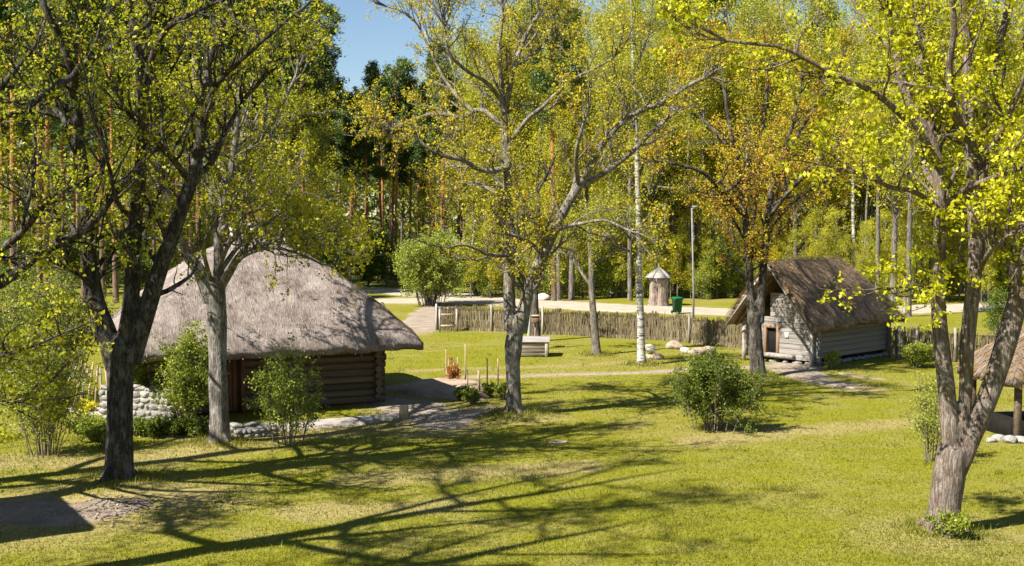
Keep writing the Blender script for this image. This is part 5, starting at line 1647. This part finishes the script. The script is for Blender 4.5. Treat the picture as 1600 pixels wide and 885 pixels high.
# loose pebbles on the paths and the gravel strip
pv, pf = [], []
oct_ = np.array([[1, 0, 0], [-1, 0, 0], [0, 1, 0], [0, -1, 0], [0, 0, 1], [0, 0, -0.4]], float)
of_ = np.array([[0, 2, 4], [2, 1, 4], [1, 3, 4], [3, 0, 4], [2, 0, 5], [1, 2, 5], [3, 1, 5], [0, 3, 5]])
pcs = []
for pl, w, cnt in ((PATH_HOUSE, 1.3, 500), (PATH_HOUSE2, 0.8, 200), (PATH_HUT, 1.0, 350), (BARE, 1.7, 500), (PATH_CROSS, 0.4, 300), ([gxy(345, 672), gxy(440, 668), gxy(540, 660), gxy(622, 650)], 0.6, 1300)):
    q_, _ = smooth_path([(x, y, 0) for x, y in pl], [1] * len(pl), 60)
    c_ = q_[rs.randint(60, size=cnt)] + np.concatenate([rs.normal(size=(cnt, 2)) * w * 0.5, np.zeros((cnt, 1))], 1)
    pcs.append(c_)
pcs = np.concatenate(pcs)
psz = 0.012 + 0.03 * rs.rand(len(pcs)) ** 2.5
pz = gz(pcs[:, 0], pcs[:, 1]) + 0.03
pv = np.stack([pcs[:, 0], pcs[:, 1], pz], 1)[:, None, :] + oct_[None] * psz[:, None, None] * (0.6 + 0.8 * rs.rand(len(pcs), 6, 1))
pf = (np.arange(len(pcs))[:, None, None] * 6 + of_[None]).reshape(-1, 3)
tag(obj('pebbles', make_mesh('pebbles', pv.reshape(-1, 3), pf, M['stone_tan'], False)), 'loose pebbles scattered on the sandy paths and gravel strip', 'pebbles', kind='stuff')

# ------------------------------------------------------------------ forest prototypes
def proto_decid(seed, H, leaf, bark, crown0, width, n1, n2, n3, size, k, r0=0.17, tint=0.5, droop=0.0, spread=0.28):
    rs = np.random.RandomState(seed)
    K = 16
    t = np.linspace(0, 1, 7)
    tp = np.stack([np.cumsum(rs.normal(size=7)) * 0.16 * t, np.cumsum(rs.normal(size=7)) * 0.16 * t, H * t], 1)
    tp[0, 2] = -0.3
    a, ar = smooth_path(tp, r0 * np.array([1.25, 0.95, 0.8, 0.6, 0.42, 0.24, 0.06]), K)
    B1, r1 = grow(rs, a[None], ar[None], n1, width * 0.6, width * 1.25, 30, 62, 0.35, 7, 0.14, crown0, 0.98, 0.5, 0.02, droop * 0.4)
    B2, r2 = grow(rs, B1, r1, n2, width * 0.3, width * 0.7, 25, 65, 0.12, 5, 0.18, 0.2, 1.0, 0.6, 0.012, droop)
    B3, r3 = grow(rs, B2, r2, n3, width * 0.14, width * 0.35, 25, 75, 0.05, 4, 0.2, 0.2, 1.0, 0.6, 0.008, droop)
    v, q = tubes(a[None], ar[None], 10, 0.03, rs)
    mb = MB().add(v, [q])
    for bp_, br_, sd in ((B1, r1, 5), (B2, r2, 3)):
        v, q = tubes(bp_, br_, sd)
        mb.add(v, [q])
    trunk = mb.mesh('trunk', M[bark], True)
    C = np.concatenate([B3[:, -1], B3[:, 2], B2[:, -1]])
    tn = np.clip(tint + 0.18 * rs.normal(size=len(C)) + 0.7 * (fbm(C[:, 0] * 0.4 + 50, C[:, 2] * 0.4 + C[:, 1] * 0.3 + 50, seed, 2) - 0.5), 0, 1)
    v, q, tt = leaf_quads(rs, C, k, spread, size, tn)
    return trunk, make_mesh('crown', v, q, M[leaf], False, {'tint': tt})


def proto_pine(seed, H, crown0, width, n1, n2, leaf='needle', r0=0.19, size=0.34, k=16):
    rs = np.random.RandomState(seed)
    K = 16
    t = np.linspace(0, 1, 7)
    tp = np.stack([np.cumsum(rs.normal(size=7)) * 0.10 * t, np.cumsum(rs.normal(size=7)) * 0.10 * t, H * t], 1)
    tp[0, 2] = -0.3
    a, ar = smooth_path(tp, r0 * np.array([1.2, 0.95, 0.85, 0.7, 0.55, 0.35, 0.08]), K)
    B1, r1 = grow(rs, a[None], ar[None], n1, width * 0.6, width * 1.3, 60, 95, 0.1, 7, 0.14, crown0, 0.99, 0.4, 0.02)
    dead, rd = grow(rs, a[None], ar[None], 10, 0.5, 1.6, 70, 105, -0.05, 5, 0.14, crown0 * 0.45, crown0, 0.25, 0.015)
    B2, r2 = grow(rs, B1, r1, n2, width * 0.25, width * 0.55, 25, 65, 0.25, 4, 0.18, 0.35, 1.0, 0.6, 0.012)
    v, q = tubes(a[None], ar[None], 10, 0.03, rs)
    mb = MB().add(v, [q])
    for bp_, br_, sd in ((B1, r1, 5), (dead, rd, 4), (B2, r2, 3)):
        v, q = tubes(bp_, br_, sd)
        mb.add(v, [q])
    trunk = mb.mesh('trunk', M['bark_pine'], True)
    C = np.concatenate([B2[:, -1], B2[:, 2], B1[:, -1], B1[:, 4]])
    tn = np.clip(0.35 + 0.2 * rs.normal(size=len(C)) + 0.03 * (C[:, 2] - H * 0.8), 0, 1)
    v, q, tt = leaf_quads(rs, C, k, 0.20, size, tn, 0.8, 0.30)
    return trunk, make_mesh('crown', v, q, M[leaf], False, {'tint': tt})


DEC = [proto_decid(401, 22, 'leaf_wood', 'bark_grey', 0.30, 3.2, 46, 300, 1000, 0.17, 4, 0.19, 0.5),
       proto_decid(402, 24, 'leaf_birch', 'bark_birch', 0.34, 2.8, 48, 300, 1000, 0.15, 4, 0.15, 0.5, 0.35),
       proto_decid(403, 21, 'leaf_wood', 'bark_grey', 0.28, 3.5, 46, 300, 1000, 0.18, 4, 0.21, 0.65),
       proto_decid(404, 23, 'leaf_birch', 'bark_grey', 0.33, 3.0, 46, 300, 1000, 0.16, 4, 0.17, 0.6, 0.2)]
SLM = [proto_decid(415, 18, 'leaf_birch', 'bark_pale', 0.42, 1.9, 30, 150, 420, 0.15, 4, 0.10, 0.55),
       proto_decid(416, 20, 'leaf_wood', 'bark_pale', 0.48, 2.0, 30, 150, 420, 0.15, 4, 0.11, 0.6)]
SAP = [proto_decid(411, 9.5, 'leaf_wood', 'bark_grey', 0.12, 1.8, 26, 150, 400, 0.14, 4, 0.075, 0.6, spread=0.2),
       proto_decid(412, 8.0, 'leaf_birch', 'bark_birch', 0.10, 1.7, 24, 140, 400, 0.13, 4, 0.06, 0.65, spread=0.2),
       proto_decid(413, 8.5, 'leaf_gold', 'bark_grey', 0.10, 1.9, 24, 140, 380, 0.14, 4, 0.07, 0.5, spread=0.2)]
PIN = [proto_pine(421, 24, 0.55, 2.6, 44, 230), proto_pine(422, 22, 0.50, 2.4, 44, 220), proto_pine(423, 25, 0.62, 2.7, 38, 200)]
BSH = [proto_decid(431, 3.0, 'leaf_dark', 'bark_grey', 0.02, 1.7, 30, 150, 520, 0.12, 4, 0.04, 0.5, spread=0.16),
       proto_decid(432, 2.4, 'leaf_lilac', 'bark_grey', 0.02, 1.6, 30, 150, 520, 0.11, 4, 0.035, 0.5, spread=0.15)]

NAMES = {'slm': 'slim_tree', 'dec': 'broadleaf_tree', 'bir': 'birch_tree', 'sap': 'sapling', 'pin': 'pine_tree', 'bsh': 'undergrowth_bush'}
WORDS = {'slm': 'slim tree with a bare pale trunk', 'dec': 'grey trunked broadleaf tree', 'bir': 'white barked birch', 'sap': 'thin yellow green sapling', 'pin': 'tall orange barked pine', 'bsh': 'low green undergrowth bush'}
CATS = {'slm': 'tree', 'dec': 'tree', 'bir': 'birch', 'sap': 'sapling', 'pin': 'pine', 'bsh': 'bush'}
GROUPS = {'slm': 'slim pale trunks of the forest', 'dec': 'broadleaf trees of the forest', 'bir': 'birches of the forest edge', 'sap': 'saplings along the forest edge', 'pin': 'pines of the forest', 'bsh': 'undergrowth bushes along the forest edge'}
FOREST = []


def stand(kind, px, Y, scale=1.0, pr=None, rz=None):
    """one forest tree with its foot at depth Y below photo column px"""
    pool = {'dec': [DEC[0], DEC[2], DEC[3]], 'bir': [DEC[1]], 'sap': SAP, 'slm': SLM, 'pin': PIN, 'bsh': BSH}[kind]
    tr, cr = pool[R.randint(len(pool)) if pr is None else pr % len(pool)]
    x = (px - CX) / F_PX * Y
    o = empty(NAMES[kind], (x, Y, 0), R.rand() * 6.28 if rz is None else rz)
    s = scale
    o.scale = (s, s, s)
    o.rotation_euler[0] = R.normal() * 0.02
    o.rotation_euler[1] = R.normal() * 0.02
    a = obj('trunk', tr, o)
    b = obj('crown', cr, o)
    FOREST.append((kind, px, Y, o))
    return o


# traced front trunks: (kind, photo column, photo row of the foot)
for kind, px, py, s in [('dec', 893, 469, 0.95), ('pin', 866, 471, 0.95), ('dec', 873, 469, 0.8), ('dec', 1052, 455, 0.9), ('pin', 1100, 452, 1.0), ('dec', 1180, 458, 1.0), ('dec', 1243, 460, 0.95),
                        ('dec', 1282, 458, 1.05), ('bir', 1335, 462, 1.0), ('dec', 1372, 474, 0.95), ('dec', 1397, 478, 1.0), ('dec', 1421, 495, 0.9), ('dec', 1455, 470, 1.0), ('dec', 1540, 470, 1.0), ('dec', 1590, 468, 1.0),
                        ('dec', 760, 452, 0.9), ('bir', 955, 462, 0.95), ('dec', 985, 470, 0.95), ('pin', 500, 440, 1.0), ('pin', 457, 442, 1.02), ('pin', 478, 438, 1.0), ('pin', 575, 440, 0.82), ('pin', 597, 437, 0.80), ('pin', 617, 440, 0.80), ('pin', 640, 436, 0.80), ('pin', 695, 440, 0.80), ('pin', 720, 436, 0.82), ('pin', 1300, 440, 1.0), ('pin', 1062, 445, 0.95)]:
    stand(kind, px, G(px, py)[1], s)


def top_limit(px, Y, H):
    """scale that keeps a tree of height H under the sky notch of the photo"""
    if 470 < px < 775:
        row = np.interp(px, [470, 500, 560, 600, 650, 700, 740, 775], [60, 95, 110, 110, 105, 90, 60, 10])
        zmax = CAM_H + (HORIZON - row - R.rand() * 45) / F_PX * Y
        return min(1.15, zmax / H)
    return 1.0 + 0.2 * R.rand()


fr = np.random.RandomState(99)
for Y0, Y1, step in ((98, 106, 62), (108, 120, 52), (122, 136, 46), (138, 156, 40), (158, 180, 36)):
    px = -160 + fr.rand() * 40
    while px < 1760:
        Y = Y0 + (Y1 - Y0) * fr.rand()
        pine_p = 0.85 if 420 < px < 700 else (0.85 if px < 420 else 0.12)
        kind = 'pin' if fr.rand() < pine_p else ('bir' if fr.rand() < 0.15 else 'dec')
        if not (540 < px < 660 and Y < 108):
            stand(kind, px, Y, top_limit(px, Y, 24.0 if kind == 'pin' else 23.0))
        px += step * (0.6 + 0.8 * fr.rand())
# trees closer behind the big house, on the left
for px, Y, kind in [(-60, 70, 'dec'), (20, 78, 'pin'), (70, 74, 'pin'), (130, 80, 'pin'), (180, 86, 'pin'), (240, 96, 'pin'), (300, 94, 'pin'), (350, 98, 'pin'), (395, 97, 'pin'), (425, 96, 'pin'), (-20, 88, 'pin'), (60, 92, 'pin'), (160, 94, 'pin'), (215, 92, 'pin'), (285, 95, 'pin')]:
    stand(kind, px, Y, 0.9 + 0.25 * fr.rand())
# the sunlit broadleaf front on the right
for i in range(20):
    px = 800 + 830 * (i + fr.rand()) / 20
    stand('dec' if i % 5 else 'bir', px, 97 + 8 * fr.rand(), 0.85 + 0.3 * fr.rand())
for i in range(44):
    px = 790 + 840 * (i + fr.rand()) / 44
    stand('slm', px, (92 if i % 2 else 96) + 12 * fr.rand(), 0.8 + 0.35 * fr.rand())
for i in range(70):
    px = 735 + 900 * (i + fr.rand()) / 70
    stand('sap', px, 90.5 + 5 * fr.rand() ** 1.5 if px < 1380 else 84 + 10 * fr.rand(), 0.42 + 0.38 * fr.rand())
for i in range(30):
    px = 760 + 860 * (i + fr.rand()) / 30
    stand('bsh', px, 90 + 2.5 * fr.rand(), 0.45 + 0.4 * fr.rand(), 1)
# saplings and undergrowth along the edge
for i in range(64):
    px = (-60 + 1720 * (i + fr.rand()) / 40) if i < 40 else 740 + 880 * (i - 40 + fr.rand()) / 24
    Y = 93 + 22 * fr.rand()
    if 420 < px < 700 and i % 4:
        continue
    stand('sap', px, Y, 0.75 + 0.5 * fr.rand())
for i in range(84):
    px = (-60 + 1720 * (i + fr.rand()) / 60) if i < 60 else 760 + 860 * (i - 60 + fr.rand()) / 24
    Y = 94 + (14 if i < 60 else 45) * fr.rand()
    if 545 < px < 690 and Y < 106:
        Y += 10
    stand('bsh', px, Y, 0.7 + 0.7 * fr.rand(), 0 if px < 700 else (1 if i % 3 else 0))
for px, Y, s in [(700, 92, 1.3), (745, 93, 1.2), (790, 92, 1.0), (945, 92, 1.2), (1120, 91, 1.1), (1150, 92, 1.0), (530, 100, 1.2), (590, 112, 1.2), (1560, 62, 0.6)]:
    stand('bsh', px, Y, s)

# labels of the forest trees: kind, row and place
LAND = [(-999, 'at the left edge'), (60, 'left of the big oak'), (200, 'behind the big oak'), (290, 'above the thatched house'), (400, 'above the right roof slope'), (530, 'behind the bin by the roof'), (620, 'behind the young conifer'), (730, 'left of the forked tree'),
        (810, 'right of the forked tree'), (900, 'behind the slim brown tree'), (965, 'behind the white birch'), (1010, 'behind the hollow trunk'), (1050, 'behind the lamp post'), (1120, 'left of the twin stemmed tree'), (1190, 'above the hut gable'), (1280, 'above the hut roof'),
        (1400, 'left of the big maple'), (1460, 'behind the big maple'), (1540, 'right of the big maple'), (1600, 'at the right edge')]
ORD = ['', 'second', 'third', 'fourth', 'fifth', 'sixth', 'seventh', 'eighth', 'ninth', 'tenth', 'eleventh', 'twelfth', 'thirteenth', 'fourteenth', 'fifteenth', 'sixteenth', 'seventeenth', 'eighteenth', 'nineteenth', 'twentieth', 'twenty first', 'twenty second', 'twenty third', 'twenty fourth', 'twenty fifth']
cells = {}
for kind, px, Y, o in FOREST:
    land = [w for x, w in LAND if px >= x][-1]
    cells.setdefault((kind, land), []).append((Y, px, o))
for (kind, land), lst in cells.items():
    lst.sort(key=lambda e: e[0])
    for i, (Y, px, o) in enumerate(lst):
        if len(lst) == 1:
            w = ''
        elif i == 0:
            w = ', nearest one'
        elif i == len(lst) - 1:
            w = ', farthest one'
        else:
            w = ', %s nearest' % ORD[i] if i < len(ORD) else ', hidden deep in the forest'
        tag(o, WORDS[kind] + ' ' + land + w, CATS[kind], GROUPS[kind])

# the wood beyond reads as one mass on either side
for nm, lo, hi, n, zt, mt, lab in (('far_wood', -700, 770, 17000, 22, 'needle_far', 'dark mass of distant pine forest behind the thatched house'), ('far_wood', 740, 2400, 20000, 26, 'leaf_wood', 'yellow green mass of distant broadleaf forest behind the hut')):
    rs = np.random.RandomState(55 + n)
    ty = 182 + 60 * rs.rand(n)
    tx = (lo + (hi - lo) * rs.rand(n) - CX) / F_PX * ty
    tz = rs.rand(n) ** 0.9 * zt * (0.6 + 0.4 * fbm(tx * 0.25, ty * 0.25, 6, 2))
    v, q, t = leaf_quads(rs, np.stack([tx, ty, tz], 1), 4, 0.7, 0.85, np.clip(rs.rand(n) * 0.8, 0, 1))
    tag(obj(nm, make_mesh(nm, v, q, M[mt], False, {'tint': t})), lab, 'forest', kind='stuff')
